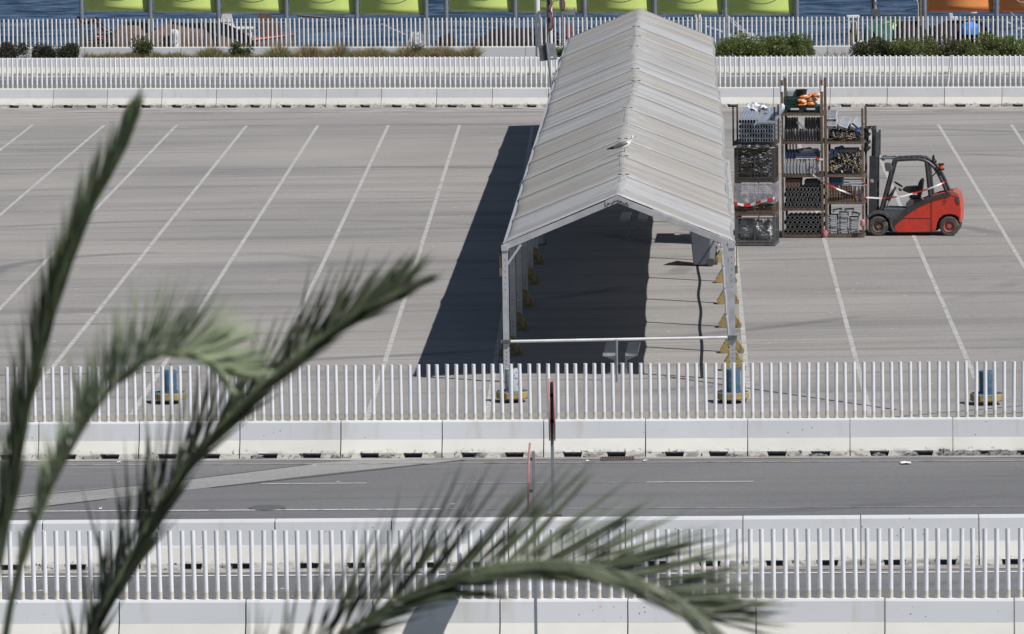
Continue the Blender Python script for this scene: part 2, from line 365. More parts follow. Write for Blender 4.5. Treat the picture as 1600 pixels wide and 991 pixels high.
# ------------------------------------------------------------------ mesh builder
class MB:
    def __init__(s): s.v = []; s.f = []; s.m = []
    def add(s, vs, fs, mi=0):
        o = len(s.v); s.v += [tuple(v) for v in vs]; s.f += [tuple(i + o for i in f) for f in fs]; s.m += [mi] * len(fs); return s
    def box(s, c, d, R=None, mi=0):
        hx, hy, hz = d[0] / 2, d[1] / 2, d[2] / 2
        vs = [V((x, y, z)) for x in (-hx, hx) for y in (-hy, hy) for z in (-hz, hz)]
        if R is not None: vs = [R @ v for v in vs]
        vs = [v + V(c) for v in vs]
        return s.add(vs, [(0, 1, 3, 2), (4, 6, 7, 5), (0, 4, 5, 1), (2, 3, 7, 6), (0, 2, 6, 4), (1, 5, 7, 3)], mi)
    def bar(s, a, b, w, h=None, mi=0):
        a = V(a); b = V(b); d = b - a; h = h or w
        R = d.to_track_quat('X', 'Z').to_matrix()
        return s.box((a + b) / 2, (d.length, w, h), R, mi)
    def cyl(s, a, b, r0, r1=None, n=12, caps=True, mi=0):
        a = V(a); b = V(b); r1 = r0 if r1 is None else r1
        R = (b - a).to_track_quat('Z', 'Y').to_matrix()
        vs = []
        for p, r in ((a, r0), (b, r1)):
            vs += [p + R @ V((r * cos(2 * pi * i / n), r * sin(2 * pi * i / n), 0)) for i in range(n)]
        fs = [(i, (i + 1) % n, n + (i + 1) % n, n + i) for i in range(n)]
        if caps: fs += [tuple(range(n - 1, -1, -1)), tuple(range(n, 2 * n))]
        return s.add(vs, fs, mi)
    def tube(s, pts, r, n=8, mi=0, caps=True):
        pts = [V(p) for p in pts]; k = len(pts)
        rs = r if isinstance(r, (list, tuple)) else [r] * k
        vs = []; up = None
        for i, p in enumerate(pts):
            t = (pts[min(i + 1, k - 1)] - pts[max(i - 1, 0)]).normalized()
            if up is None:
                up = V((0, 0, 1)) if abs(t.z) < .9 else V((0, 1, 0))
            x = t.cross(up).normalized(); up = x.cross(t).normalized()
            vs += [p + x * (rs[i] * cos(2 * pi * j / n)) + up * (rs[i] * sin(2 * pi * j / n)) for j in range(n)]
        fs = [(i * n + j, i * n + (j + 1) % n, (i + 1) * n + (j + 1) % n, (i + 1) * n + j) for i in range(k - 1) for j in range(n)]
        if caps: fs += [tuple(range(n - 1, -1, -1)), tuple(range((k - 1) * n, k * n))]
        return s.add(vs, fs, mi)
    def prism(s, poly, d0, d1, axis='y', mi=0):
        def mp(a, b, d):
            return {'y': (a, d, b), 'x': (d, a, b), 'z': (a, b, d)}[axis]
        n = len(poly)
        vs = [mp(a, b, d0) for a, b in poly] + [mp(a, b, d1) for a, b in poly]
        fs = [(i, (i + 1) % n, n + (i + 1) % n, n + i) for i in range(n)] + [tuple(range(n - 1, -1, -1)), tuple(range(n, 2 * n))]
        return s.add(vs, fs, mi)
    def ell(s, c, r, n=14, m=9, nz=0., sc=3., seed=0, zmin=None, mi=0):
        c = V(c); vs = []
        for i in range(m + 1):
            ph = pi * i / m
            for j in range(n):
                th = 2 * pi * j / n
                d = V((sin(ph) * cos(th), sin(ph) * sin(th), cos(ph)))
                k = 1 + nz * mnoise.noise(d * sc + V((seed * 7.3, seed * 3.1, 0)))
                p = c + V((d.x * r[0] * k, d.y * r[1] * k, d.z * r[2] * k))
                if zmin is not None and p.z < zmin: p.z = zmin
                vs.append(p)
        fs = [(i * n + j, (i + 1) * n + j, (i + 1) * n + (j + 1) % n, i * n + (j + 1) % n) for i in range(m) for j in range(n)]
        return s.add(vs, fs, mi)
    def lathe(s, prof, n=20, c=(0, 0, 0), axis='z', mi=0):
        c = V(c); vs = []
        for r, h in prof:
            for j in range(n):
                a = 2 * pi * j / n; x, y = r * cos(a), r * sin(a)
                vs.append(c + (V((x, y, h)) if axis == 'z' else V((x, h, y))))
        k = len(prof)
        fs = [(i * n + j, i * n + (j + 1) % n, (i + 1) * n + (j + 1) % n, (i + 1) * n + j) for i in range(k - 1) for j in range(n)]
        return s.add(vs, fs, mi)
    def mesh(s, name, mats, smooth=None, bevel=0, recalc=True):
        me = bpy.data.meshes.new(name); me.from_pydata([tuple(v) for v in s.v], [], s.f); 
        mats = mats if isinstance(mats, (list, tuple)) else [mats]
        for q in mats: me.materials.append(M[q] if isinstance(q, str) else q)
        me.polygons.foreach_set('material_index', s.m)
        bm = bmesh.new(); bm.from_mesh(me)
        if recalc:
            bmesh.ops.remove_doubles(bm, verts=bm.verts, dist=1e-5)
            bmesh.ops.recalc_face_normals(bm, faces=bm.faces)
        if bevel:
            ed = [e for e in bm.edges if len(e.link_faces) == 2 and e.calc_face_angle(0) > .5]
            bmesh.ops.bevel(bm, geom=ed, offset=bevel, segments=2, profile=.6, affect='EDGES', clamp_overlap=True)
        bm.to_mesh(me); bm.free()
        if smooth is not None:
            me.polygons.foreach_set('use_smooth', [True] * len(me.polygons))
            me.set_sharp_from_angle(angle=radians(smooth))
        me.update(); return me
    def build(s, name, mats, parent=None, smooth=None, bevel=0, loc=None, rot=None, recalc=True):
        o = bpy.data.objects.new(name, s.mesh(name, mats, smooth, bevel, recalc)); C.objects.link(o)
        if parent is not None: o.parent = parent
        if loc is not None: o.location = loc
        if rot is not None: o.rotation_euler = rot
        return o
def tag(o, label, cat, group=None):
    o['label'] = label; o['category'] = cat
    if group: o['group'] = group
    return o
def thing(name, label, cat, loc=(0, 0, 0), rz=0, group=None):
    o = bpy.data.objects.new(name, None); C.objects.link(o); o.empty_display_size = .3
    o.location = loc; o.rotation_euler = (0, 0, rz); return tag(o, label, cat, group)
def copyobj(o, parent=None, loc=None, rot=None):
    c = o.copy(); C.objects.link(c)
    if parent is not None: c.parent = parent
    if loc is not None: c.location = loc
    if rot is not None: c.rotation_euler = rot
    return c
def kids(o): return [x for x in ALL() if x.parent == o]
def ALL(): return list(C.objects)
def struct(o, kind='structure'): o['kind'] = kind; return o
ORD = ['first', 'second', 'third', 'fourth', 'fifth', 'sixth', 'seventh', 'eighth', 'ninth', 'tenth', 'eleventh', 'twelfth', 'thirteenth',
       'fourteenth', 'fifteenth', 'sixteenth', 'seventeenth', 'eighteenth', 'nineteenth', 'twentieth', 'twenty-first', 'twenty-second', 'twenty-third', 'twenty-fourth', 'twenty-fifth']
# ================================================================== SETTING
def sheet(name, pts, m, z, kind='structure'):
    mb = MB(); mb.add([(p[0], p[1], z) for p in pts], [tuple(range(len(pts)))])
    o = mb.build(name, m); 
    me = o.data
    if me.polygons[0].normal.z < 0: me.flip_normals()
    return struct(o, kind)
def hline(pyl, pyr, xl=-900, xr=2500):
    """ground line through image points at the left and right edge, prolonged both ways"""
    a = G(0, pyl); b = G(1600, pyr); d = (b - a) / 1600
    return a + d * xl, a + d * xr
def band(name, l1, l2, m, z):
    return sheet(name, [l1[0], l1[1], l2[1], l2[0]], m, z)
_e0, _e1 = G(0, 106.5), G(1600, 104.5); _ed = (_e1 - _e0).normalized(); ERZ = math.atan2(_ed.y, _ed.x); _en = V((-_ed.y, _ed.x, 0))
def YEf(px, off=0.): return G(px, 106.5 - 2 * px / 1600).y + off
def YDf(px, off=0.): return G(px, 119.3 - 1.8 * px / 1600).y + off
def eline(off, x): 
    p = (_e0 + _e1) / 2 + _en * off + _ed * x; return (p.x, p.y)
QO = 2.3     # quay edge behind the waterfront barriers
sheet('ground', [(-400, -60), (400, -60), eline(QO, 400), eline(QO, -400)], 'ground', 0)
w = sheet('water', [eline(QO - .5, -1500), eline(QO - .5, 1500), (1500, 3500), (-1500, 3500)], 'water', -1.1)
q = MB(); q.box((0, 0, -1.48), (800, .3, 3.04)); struct(q.build('quay_edge', 'quay', loc=(*eline(QO + .15, 0), 0), rot=(0, 0, ERZ)))
lB = hline(708, 701); 
band('road', hline(905, 896), hline(719.5, 712.5), 'road', .004)
band('near_road', hline(1013, 1010), hline(905, 896), 'road', .008)
band('parking_lot', hline(716, 709), hline(169, 167), 'lot', .004)
band('far_road', hline(168, 166), hline(119.5, 118), 'road', .008)
band('kerb', hline(722.5, 715.5), hline(718.5, 711.5), 'kerb', .012)
band('lot_kerb', hline(177, 174.5), hline(169.5, 167.5), 'kerb', .010)
band('bed_kerb', hline(898, 889), hline(889, 880), 'kerb', .012)
band('far_kerb', hline(122, 120.5), hline(118, 116.5), 'kerb', .012)
# pale patch of older surfacing slanting over the road
sheet('road_patch', [G(-300, 808), G(0, 777), G(230, 757), G(490, 725), G(560, 719.5), G(730, 718.4), G(500, 742), G(330, 762), G(165, 780), G(0, 799.5), G(-300, 836)], 'patch', .008)
sheet('lot_patch', [G(1290, 662), G(1460, 642), G(1700, 626), G(1700, 665), G(1200, 668)], 'patch', .008)
mb = MB()
for a, b in (((1290, 661), (1700, 625)), ((1440, 655), (1700, 638)), ((-300, 808), (230, 757)), ((230, 757), (490, 725)), ((-300, 836), (165, 780)), ((330, 762), (730, 718.4)), ((0, 586), (300, 581)), ((1040, 588), (1400, 640))):
    p, q_ = G(*a, z=.010), G(*b, z=.010); mb.bar(p, q_, .07, .003)
struct(mb.build('paving_joint', 'dsteel'))
# lane lines of the lot
def stripe(name, p0, p1, w, m, z=.008, n=None):
    w *= .85
    d = (p1 - p0); d.z = 0; t = d.normalized(); s_ = V((-t.y, t.x, 0)) * w / 2
    return sheet(name, [p0 - s_, p0 + s_, p1 + s_, p1 - s_], m, z)
for a, b in (((52, 195), (-60, 281)), ((163, 196), (-60, 388)), ((276, 196), (-60, 545)), ((385, 197), (50, 615)), ((497, 196), (205, 650)),
             ((607, 196), (385, 665)), ((718, 196), (571, 662)), ((832, 198), (760, 657)), ((1137, 250), (1170.5, 625)),
             ((1241, 196), (1361, 652)), ((1352, 195), (1524, 592)), ((1466, 195), (1640, 483)), ((1580, 195), (1680, 345))):
    stripe('lane_marking', G(*a), G(*b), .13, 'line')
# road lines
def rl(name, a, b, w, m): stripe(name, G(*a), G(*b), w, m, .014)
rl('edge_marking', (-500, 730.5), (2100, 718.5), .08, 'thinline')
rl('edge_marking', (-500, 803), (690, 796.5), .12, 'roadline')
rl('edge_marking', (690, 796.5), (2100, 790), .06, 'thinline')
rl('centre_marking', (408, 757), (573, 756), .08, 'roadline')
rl('centre_marking', (1010, 754.5), (1177, 753.2), .08, 'roadline')
rl('centre_marking', (700, 756), (1008, 754.6), .05, 'thinline')
rl('edge_marking', (-500, 905), (2100, 892), .13, 'roadline')
rl('edge_marking', (-500, 125.6), (2100, 122.6), .14, 'roadline')
# drain grate in the gutter
p = G(965, 717.5); t = thing('drain_grate', 'rusty slotted drain grate in the gutter below the middle concrete barriers', 'drain grate', (p.x, p.y, .012))
mb = MB(); mb.box((0, 0, .006), (.66, .45, .012)); mb.build('frame', 'rust', t)
for i in range(12):
    mb = MB() if i == 0 else mb; mb.box((-.29 + i * .053, 0, .0135), (.026, .34, .004))
mb.build('slots', 'black', t)
p = G(418, 794.5)
tag(MB().lathe([(.34, 0), (.34, .008), (.3, .012), (0.001, .012)], 24).build('manhole_cover', 'cover', loc=(p.x, p.y, .012)), 'dark round manhole cover in the near lane of the road', 'manhole cover')
# litter
def litter(px, py, w, d, label):
    p = G(px, py); mb = MB(); n = 4
    vs = [((i / n - .5) * w, (j / n - .5) * d, .01 + .02 * rnd.random()) for j in range(n + 1) for i in range(n + 1)]
    mb.add(vs, [(j * (n + 1) + i, j * (n + 1) + i + 1, (j + 1) * (n + 1) + i + 1, (j + 1) * (n + 1) + i) for j in range(n) for i in range(n)])
    tag(mb.build('litter_paper', 'paper', loc=(p.x, p.y, .012)), label, 'litter', 'pieces of litter on the road')
litter(1415, 725, .2, .3, 'white sheet of paper on the road at the right, below the broken barrier')
litter(157, 797, .05, .1, 'small white crumpled paper on the road behind the left palm fronds')
litter(186, 724, .07, .1, 'small white scrap of paper in the gutter at the far left')
litter(918, 722, .06, .08, 'tiny white scrap of paper in the gutter left of the drain grate')
litter(1008, 722, .06, .08, 'tiny white scrap of paper in the gutter right of the drain grate')

# ================================================================== BARRIERS
def barrier_mesh(L, h, bw=.29, tw=.112, slots=True):
    gap = .022; x0, x1 = gap / 2, L - gap / 2
    k = h / .72
    prof = [(-bw + .012, .11), (-.155, .355 * k), (-tw, h - .035), (-tw + .02, h), (tw - .02, h), (tw, h - .035), (.155, .355 * k), (bw - .012, .11)]
    mb = MB(); mb.prism(prof, x0, x1, 'x')
    xs = [x0, .285 * L - .165, .285 * L + .165, .715 * L - .165, .715 * L + .165, x1]
    if not slots: xs = [x0, L * .3, L * .3, L * .6, L * .6, x1]
    for i in (0, 2, 4):
        a, b = xs[i], xs[i + 1]
        a2 = a if i == 0 or not slots else a + .03; b2 = b if i == 4 or not slots else b - .03
        # foot blocks between the drainage openings (widen towards the ground)
        vs = [(a2, -bw + .012, .11), (b2, -bw + .012, .11), (b2, bw - .012, .11), (a2, bw - .012, .11), (a if i == 0 else a, -bw, 0), (b, -bw, 0), (b, bw, 0), (a, bw, 0)]
        mb.add(vs, [(0, 1, 5, 4), (1, 2, 6, 5), (2, 3, 7, 6), (3, 0, 4, 7)])
    return mb
def post_mesh(h, r=.0375, n=12):
    mb = MB(); mb.cyl((0, 0, 0), (0, 0, h), r, n=n, caps=False)
    ri = r * .84
    vs = []
    for rr, z in ((r, h), (ri, h), (ri, h - .05)):
        vs += [(rr * cos(2 * pi * i / n), rr * sin(2 * pi * i / n), z) for i in range(n)]
    mb.add(vs, [(k * n + i, k * n + (i + 1) % n, (k + 1) * n + (i + 1) % n, (k + 1) * n + i) for k in range(2) for i in range(n)])
    mb.add([(ri * cos(2 * pi * i / n), ri * sin(2 * pi * i / n), h - .05) for i in range(n)], [tuple(range(n))], 1)
    return mb
POSTM = {}
def row(desc, group, ja, jb, nseg, pyl, pyr, h, ph, before, after, lab0, lean=.0):
    def gy(px): return pyl + (pyr - pyl) * px / 1600
    A = G(ja, gy(ja)); B = G(jb, gy(jb)); d = (B - A); L = d.length / nseg; t = d.normalized()
    rz = math.atan2(t.y, t.x); nrm = V((-t.y, t.x, 0))
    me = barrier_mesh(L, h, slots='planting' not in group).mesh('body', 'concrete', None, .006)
    if ph:
        pm = post_mesh(ph).mesh('fence_post', ['post', 'black'], 50)
    proto = []
    tot = nseg + before + after
    for k in range(tot):
        o = A + t * (L * (k - before)) + nrm * .30
        lab = desc % ORD[k] if '%' in desc else desc
        e = thing('concrete_barrier', lab, 'barrier', (o.x, o.y, 0), rz, group)
        e.location.z = rnd.choice((0, 0, .004, -.0))
        e.rotation_euler = (0, rnd.uniform(-lean, lean), rz + rnd.uniform(-.003, .003))
        if e.location.z == 0 and abs(e.rotation_euler[1]) > 0: e.location.z = .003
        bo = bpy.data.objects.new('body', me); C.objects.link(bo); bo.parent = e
        BARS.append((e, group, L))
        if ph:
            for i in range(11):
                po = bpy.data.objects.new('fence_post', pm); C.objects.link(po); po.parent = e
                po.location = (L * (i + .5) / 11, 0, h - .002)
                po.rotation_euler = (rnd.gauss(0, .006), rnd.gauss(0, .007), rnd.random() * 6)
                ROWPOSTS.append((po, e))
    return L
ROWPOSTS = []; BARS = []
row('white barrier topped with posts, %s from left in the row nearest the camera', 'post-topped barriers of the nearest row', 185, 1585, 7, 1012.5, 1010, .72, 1.11, 2, 2, 0, .004)
row('tall plain white barrier on the near road edge, %s from left', 'plain barriers along the near road edge', 429, 1530, 6, 893, 884, .83, 0, 4, 2, 0, .001)
row('white barrier with posts between road and parking lot, %s from left', 'post-topped barriers between the road and the lot', 374, 1489, 7, 719.6, 712.5, .725, 1.10, 4, 2, 0, .003)
row('white barrier with posts at the far parking lot edge, %s from left', 'post-topped barriers along the far lot edge', 82, 1565, 17, 169.2, 167.2, .70, 1.12, 2, 2, 0, .003)
row('plain white barrier behind the far lot fence, %s from left', 'plain barriers along the planting bed', 30, 30 + 81 * 19, 19, 119.3, 117.5, .69, 0, 1, 1, 0, .001)
row('white barrier with posts along the waterfront, %s from left', 'post-topped barriers along the waterfront', 206, 1532, 17, 106.5, 104.5, .82, 1.14, 4, 2, 0, .003)
# one post of the far lot fence leans to the right
best = None
bpy.context.view_layer.update()
for po, e in ROWPOSTS:
    x, y = proj(po.matrix_world.translation)
    if abs(y - 137) < 6 and (best is None or abs(x - 1481) < best[0]): best = (abs(x - 1481), po)
best[1].rotation_euler = (0, .115, 0)
best[1]['label'] = 'bent post leaning to the right'
# crumbled and patched feet on some barriers between road and lot
M['broken'] = mat('broken_concrete', (.33, .325, .32), rough=.95, col2=(.12, .115, .11), scale=22, lo=.45, hi=.6, bump=.8, dist=.02)
bb = [q for q in BARS if 'road and the lot' in q[1]]
for i_, spots in ((11, ((.25, .09, .30), (.95, .10, .35), (1.75, .10, .3))), (10, ((1.85, .12, .16), (1.2, .07, .12), (.55, .06, .12))), (8, ((1.7, .06, .14),)), (6, ((.75, .08, .1),)), (9, ((1.35, .05, .2),)), (4, ((.35, .07, .14), (1.9, .06, .1))), (5, ((.9, .06, .12),)), (3, ((1.2, .07, .1),))):
    if i_ < len(bb):
        for (x, h_, w_) in spots:
            mb = MB(); mb.ell((0, 0, 0), (w_, .022, h_), 26, 12, .7, 3.2, seed=int(x * 9) + i_, zmin=0)
            mb.build('crumbled_patch', 'broken', bb[i_][0], smooth=25, loc=(x, -.284, .004))
# planting bed between the two far rows
band('planting_bed', hline(116.5, 115), hline(107, 105), 'soil', .25)
mb = MB()
# steel handrail behind the waterfront posts
a, b = hline(105.4, 103.4, 690, 1700); a2, b2 = hline(105.4, 103.4, 330, 460)
for (p, q2, lab) in ((a, b, 'thin grey handrail running behind the long right part of the waterfront fence'), (a2, b2, 'short grey handrail behind the waterfront fence near the white cabin boat')):
    t = thing('handrail', lab, 'handrail', (p.x, p.y, 0), math.atan2((q2 - p).y, (q2 - p).x), 'handrails on the quay')
    Ln = (q2 - p).length
    MB().cyl((0, 0, 1.8), (Ln, 0, 1.8), .025, n=8).build('rail', 'galv', t, 40)
    k = max(1, int(Ln / 4))
    for i in range(k + 1): MB().cyl((Ln * i / k, 0, 0), (Ln * i / k, 0, 1.775), .022, n=8).build('upright', 'galv', t, 40)

# ================================================================== TENT
FL, FR = G(792, 595), G(1146, 595.5)
AX = V((sin(.0302), cos(.0302), 0)); LT = V((AX.y, -AX.x, 0))
mid = (FL + FR) / 2; Wd = (FR - FL).dot(LT); hw = Wd / 2
ze = W(784, 379, FL.y).z; zr = W(966, 306, mid.y).z
Lt = 10.
while proj(mid + AX * Lt + V((0, 0, zr)))[1] > 14.5: Lt += .1
NB = 14; bl = Lt / NB
tent = thing('marquee_tent', 'long open-sided white and tan marquee on aluminium frames in the parking lot', 'tent', (mid.x, mid.y, 0), -.0302)
off = [0, .08, .02, -.04, .03, .0, .10, .14, .08, .03, -.03, .02, -.04, .02, 0]
def zroof(u):   # u in -1..1 across
    z = zr - (zr - ze) * abs(u); 
    return z - .05 * max(0, 1 - abs(u) / .06)
NU = 40
seq = ['fab_w', 'fab_t', 'fab_t', 'fab_m', 'fab_t', 'fab_w', 'fab_w', 'fab_t', 'fab_w', 'fab_w', 'fab_m', 'fab_t', 'fab_w', 'fab_t']
zr0, ze0 = zr, ze
rp_ = random.Random(5)
for k in range(NB):
    mb = MB(); nv = 8; y0, y1 = bl * k, bl * (k + 1)
    sg = rp_.uniform(.012, .035); ins = rp_.uniform(.02, .06)
    for j in range(nv + 1):
        v = j / nv; y = y0 + (y1 - y0) * v; s_ = sin(pi * v)
        ox = off[k] * (1 - v) + off[k + 1] * v
        for i in range(NU + 1):
            u = -1 + 2 * i / NU
            au = abs(u)
            over = 1.035 - ins * s_ / hw * au
            x = u * hw * over + ox * (1 - au * .6)
            z = zr0 + .03 - (zr0 - ze0) * au * 1.02 - sg * s_ * (1 - .35 * au)
            z += .012 * mnoise.noise(V((u * 2, y * 1.7, k)))
            if au > .999: z -= .05
            mb.v.append((x, y, z)); 
    for j in range(nv):
        for i in range(NU):
            mb.f.append((j * (NU + 1) + i, j * (NU + 1) + i + 1, (j + 1) * (NU + 1) + i + 1, (j + 1) * (NU + 1) + i)); mb.m.append(0)
    o = mb.build('roof_panel', seq[k], tent, 60)
    sd = o.modifiers.new('thick', 'SOLIDIFY'); sd.thickness = .006; sd.offset = -1
for k in range(NB + 1):
    y = bl * k; ox = off[k]
    mb = MB(); pts = []
    for i in range(NU + 1):
        u = -1 + 2 * i / NU; au = abs(u)
        pts.append((u * hw * 1.012 + ox * (1 - au * .6), y, zr0 + .031 - (zr0 - ze0) * au * 1.02))
    mb.tube(pts, .007, 5); mb.build('welt_strip', 'rib', tent, 50)
    if k in (1, 2, 3, 5, 7, 8, 10, 11, 12):
        MB().cyl((ox - .13, y + .03, zr0 + .022), (ox + .13, y + .03, zr0 + .022), .014, n=6).build('ridge_clip', 'rust' if k in (2, 5) else 'dsteel', tent)
    # rafters and posts
    for s_ in (-1, 1):
        yy = y + (.0 if k else -.03)
        a = V((s_ * hw, yy, ze0 - .07)); b = V((ox, yy, zr0 - .08))
        mb = MB(); mb.bar(a, b, .07, .13)
        mb.build('rafter', 'alu', tent, bevel=.004)
        mb = MB(); mb.box((s_ * (hw - .01), yy, ze0 / 2 - .02), (.13, .08, ze0 - .04))
        for i in range(6):
            mb.box((s_ * (hw - .01), yy - .041, ze0 - .35 - i * .13), (.018, .004, .018), mi=1)
            mb.box((s_ * (hw - .01), yy - .041, .3 + i * .09), (.018, .004, .018), mi=1)
        mb.build('post', ['alu', 'black'], tent)
        mb = MB(); mb.bar((s_ * (hw - .06), yy - .01, ze0 - .45), (s_ * (hw - .36), yy - .01, ze0 - .02), .04, .05)
        mb.build('corner_brace', 'alu', tent)
        mb = MB(); mb.box((s_ * (hw - .02), yy, .012), (.26, .26, .02)); mb.cyl((s_ * (hw - .16), yy - .05, .02), (s_ * (hw - .16), yy - .05, .14), .014, n=6)
        mb.build('base_plate', 'rust', tent)
mb = MB()
for k in range(NB + 1):
    for j in ((0, .5) if k < NB else (0,)):
        y = bl * (k + j); ox = off[k] * (1 - j) + off[min(k + 1, NB)] * j; dz = -.03 if j else 0
        for u in (-.08, -.03, .03, .08): mb.v.append((ox + u + .006 * mnoise.noise(V((y, u, 0))), y, zr0 + .05 - abs(u) * .40 + dz - (.018 if abs(u) < .1 else 0)))
q = len(mb.v) // 4
mb.f = [(4 * i + j, 4 * i + j + 1, 4 * i + j + 5, 4 * i + j + 4) for i in range(q - 1) for j in range(3)]; mb.m = [0] * len(mb.f)
mb.build('ridge_strip', 'fab_m', tent, 60)
for s_ in (-1, 1):
    MB().bar((s_ * (hw + .0), 0, ze0 - .03), (s_ * hw, Lt, ze0 - .03), .06, .08).build('eave_beam', 'alu', tent)
MB().bar((0, 0, zr0 - .08), (0, Lt, zr0 - .08), .05, .06).build('ridge_beam', 'alu', tent)
# side rail of the right flank, low and slightly wavy
MB().tube([(hw - .09 + .006 * sin(i * .5), .02 + i * .5, .86 + .028 * sin(i * .42)) for i in range(int(bl * 5 / .5))], .032, 7).build('side_rail', 'alu', tent, 50)
# front cross bar, strut to ridge plate
zc = W(792, 531, FL.y).z
mb = MB(); mb.cyl((-hw - .1, -.09, zc), (hw + .06, -.09, zc + .035), .032, n=10); mb.build('cross_bar', 'white', tent, 40)
for s_ in (-1, 1):
    MB().box((s_ * (hw - .01), -.085, zc + .017 + .0175 * s_), (.2, .085, .085)).build('clamp', 'gsteel', tent, bevel=.01)
mb = MB(); mb.prism([(-.26, -.02), (0, .10), (.26, -.02), (.26, -.12), (0, -.0), (-.26, -.12)], -.085, -.07)
o = mb.build('ridge_plate', 'alu', tent); o.location.z = zr0 - .08
for x in (-.2, -.07, .07, .2):
    MB().cyl((x, -.095, zr0 - .1 - abs(x) * .3), (x, -.084, zr0 - .1 - abs(x) * .3), .022, n=8).build('bolt', 'dsteel', tent)
for s_ in (-1, 1):
    mb = MB(); mb.box((s_ * (hw - .01), -.085, ze0 - .09), (.16, .03, .13)); mb.build('corner_plate', 'alu', tent, bevel=.01)
    MB().tube([(s_ * (hw + .1), -.04, ze0 - .1), (s_ * (hw + .10), -.05, ze0 - .45), (s_ * (hw + .09), -.05, ze0 - .7)], .012, 5).build('strap', 'rust', tent)
    MB().box((s_ * (hw + .09), -.05, ze0 - .62), (.06, .03, .18)).build('buckle', 'rustlight', tent, bevel=.01)
TM = Matrix.Translation((mid.x, mid.y, 0)) @ Matrix.Rotation(-.0302, 4, 'Z')
def T(x, y, z=0): return TM @ V((x, y, z))
# yellow triangular concrete weights at the posts
def weight_mesh():
    mb = MB()
    w_, hgt, th = .27, .43, .17
    out = [(-w_, 0), (w_, 0), (w_, .10), (.07, hgt), (-.07, hgt), (-w_, .10)]
    inn = [(-.10, .11), (.10, .11), (.07, .16), (0.02, .25), (-.02, .25), (-.07, .16)]
    n = 6
    for y, flip in ((-th / 2, 0), (th / 2, 1)):
        vs = [(a, y, b) for a, b in out] + [(a, y, b) for a, b in inn]
        mb.add(vs, [(i, (i + 1) % n, n + (i + 1) % n, n + i) for i in range(n)])
    for ring in (out, inn):
        vs = [(a, -th / 2, b) for a, b in ring] + [(a, th / 2, b) for a, b in ring]
        mb.add(vs, [(i, (i + 1) % n, n + (i + 1) % n, n + i) for i in range(n)])
    return mb
wm = weight_mesh().mesh('ballast_block', 'yellow', None, .012)
for s_ in (-1, 1):
    for k in (.35, 1, 2, 3, 4, 5, 7, 8, 9, 10, 11, 12, 13, 14):
        if s_ < 0 and k < 1: continue
        p = T(s_ * (hw + (.02 if s_ > 0 else .04)), bl * k - .22 + rnd.uniform(-.1, .1))
        o = bpy.data.objects.new('ballast_block', wm); C.objects.link(o); o.location = (p.x, p.y, .004)
        o.rotation_euler = (0, 0, rnd.uniform(-.25, .25) - .03)
        tag(o, 'yellow triangular concrete block at the %s %s tent post from the front' % (ORD[int(k)], 'left' if s_ < 0 else 'right'), 'ballast block', 'yellow concrete blocks weighing down the tent')
# blue drums on yellow discs
def drum(px, py, label, body='blue', rod=False):
    p = G(px, py); t = thing('weight_drum', label, 'drum', (p.x, p.y, .004), rnd.random(), 'blue drums on yellow discs behind the fence')
    for i in range(4):
        a = pi / 4 + i * pi / 2
        MB().box((.24 * cos(a), .24 * sin(a), .04), (.06, .06, .08)).build('foot', 'rust', t)
    mb = MB(); mb.lathe([(.001, .08), (.34, .08), (.352, .10), (.352, .215), (.34, .23), (.001, .23)], 12); mb.build('disc', ['yellow'], t, 30)
    mb = MB(); mb.lathe([(.335, .231), (.335, .2345), (.001, .2345)], 12); mb.build('disc_top', 'blue', t)
    mb = MB(); mb.lathe([(.16, .235), (.16, .68), (.15, .70), (.001, .70)], 20); mb.build('cylinder', body, t, 40)
    if rod: MB().cyl((.03, 0, .7), (.03, 0, .84), .012, n=6).build('rod', 'rust', t)
    return t
drum(265, 630, 'blue drum on a yellow disc behind the left fence posts, thin rod on top', rod=True)
drum(801, 628, 'graffiti-covered drum on a yellow disc at the left front post of the tent', 'greydrum', True)
drum(1145, 629, 'blue drum on a yellow disc in front of the right tent post')
drum(1542, 632, 'blue drum on a yellow disc at the far right, standing alone on the lot')
# stanchion in front of the tent
p = G(964, 597); tag(MB().cyl((0, 0, 0), (0, 0, .92), .028, n=10).add([], []).build('steel_stanchion', 'galv', loc=(p.x, p.y, .004), smooth=40), 'thin grey steel pole standing before the tent opening, between the front bench seats', 'pole')
# double benches
def bench(px, py, label, Lb=2.2):
    p = G(px, py); t = thing('double_bench', label, 'bench', (p.x, p.y, .004), -.05, 'double benches under the tent')
    for s_ in (-1, 1):
        mb = MB(); mb.box((s_ * .245, Lb / 2, .455), (.27, Lb, .05)); mb.build('seat', 'seatm', t, bevel=.012)
        mb = MB(); mb.box((s_ * .245, -.012, .45), (.285, .02, .07)); mb.build('end_cap', 'plastl', t)
        for y in (.12, Lb - .12):
            MB().box((s_ * .12, y, .215), (.05, .05, .43)).build('leg', 'galv', t)
            mb = MB(); mb.prism([(s_ * .10, .43), (s_ * .36, .43), (s_ * .36, .40), (s_ * .12, .30)], y - .015, y + .015); mb.build('bracket', 'galv', t)
            MB().box((s_ * .17, y, .012), (.24, .08, .02)).build('foot', 'galv', t)
    for y in (.12, Lb - .12): MB().box((0, y, .24), (.19, .04, .04)).build('crossbar', 'galv', t)
bench(970, 586, 'grey double bench in the shade at the front opening of the tent')
bench(990, 370, 'dark double bench deeper inside the tent, nearer the far end')
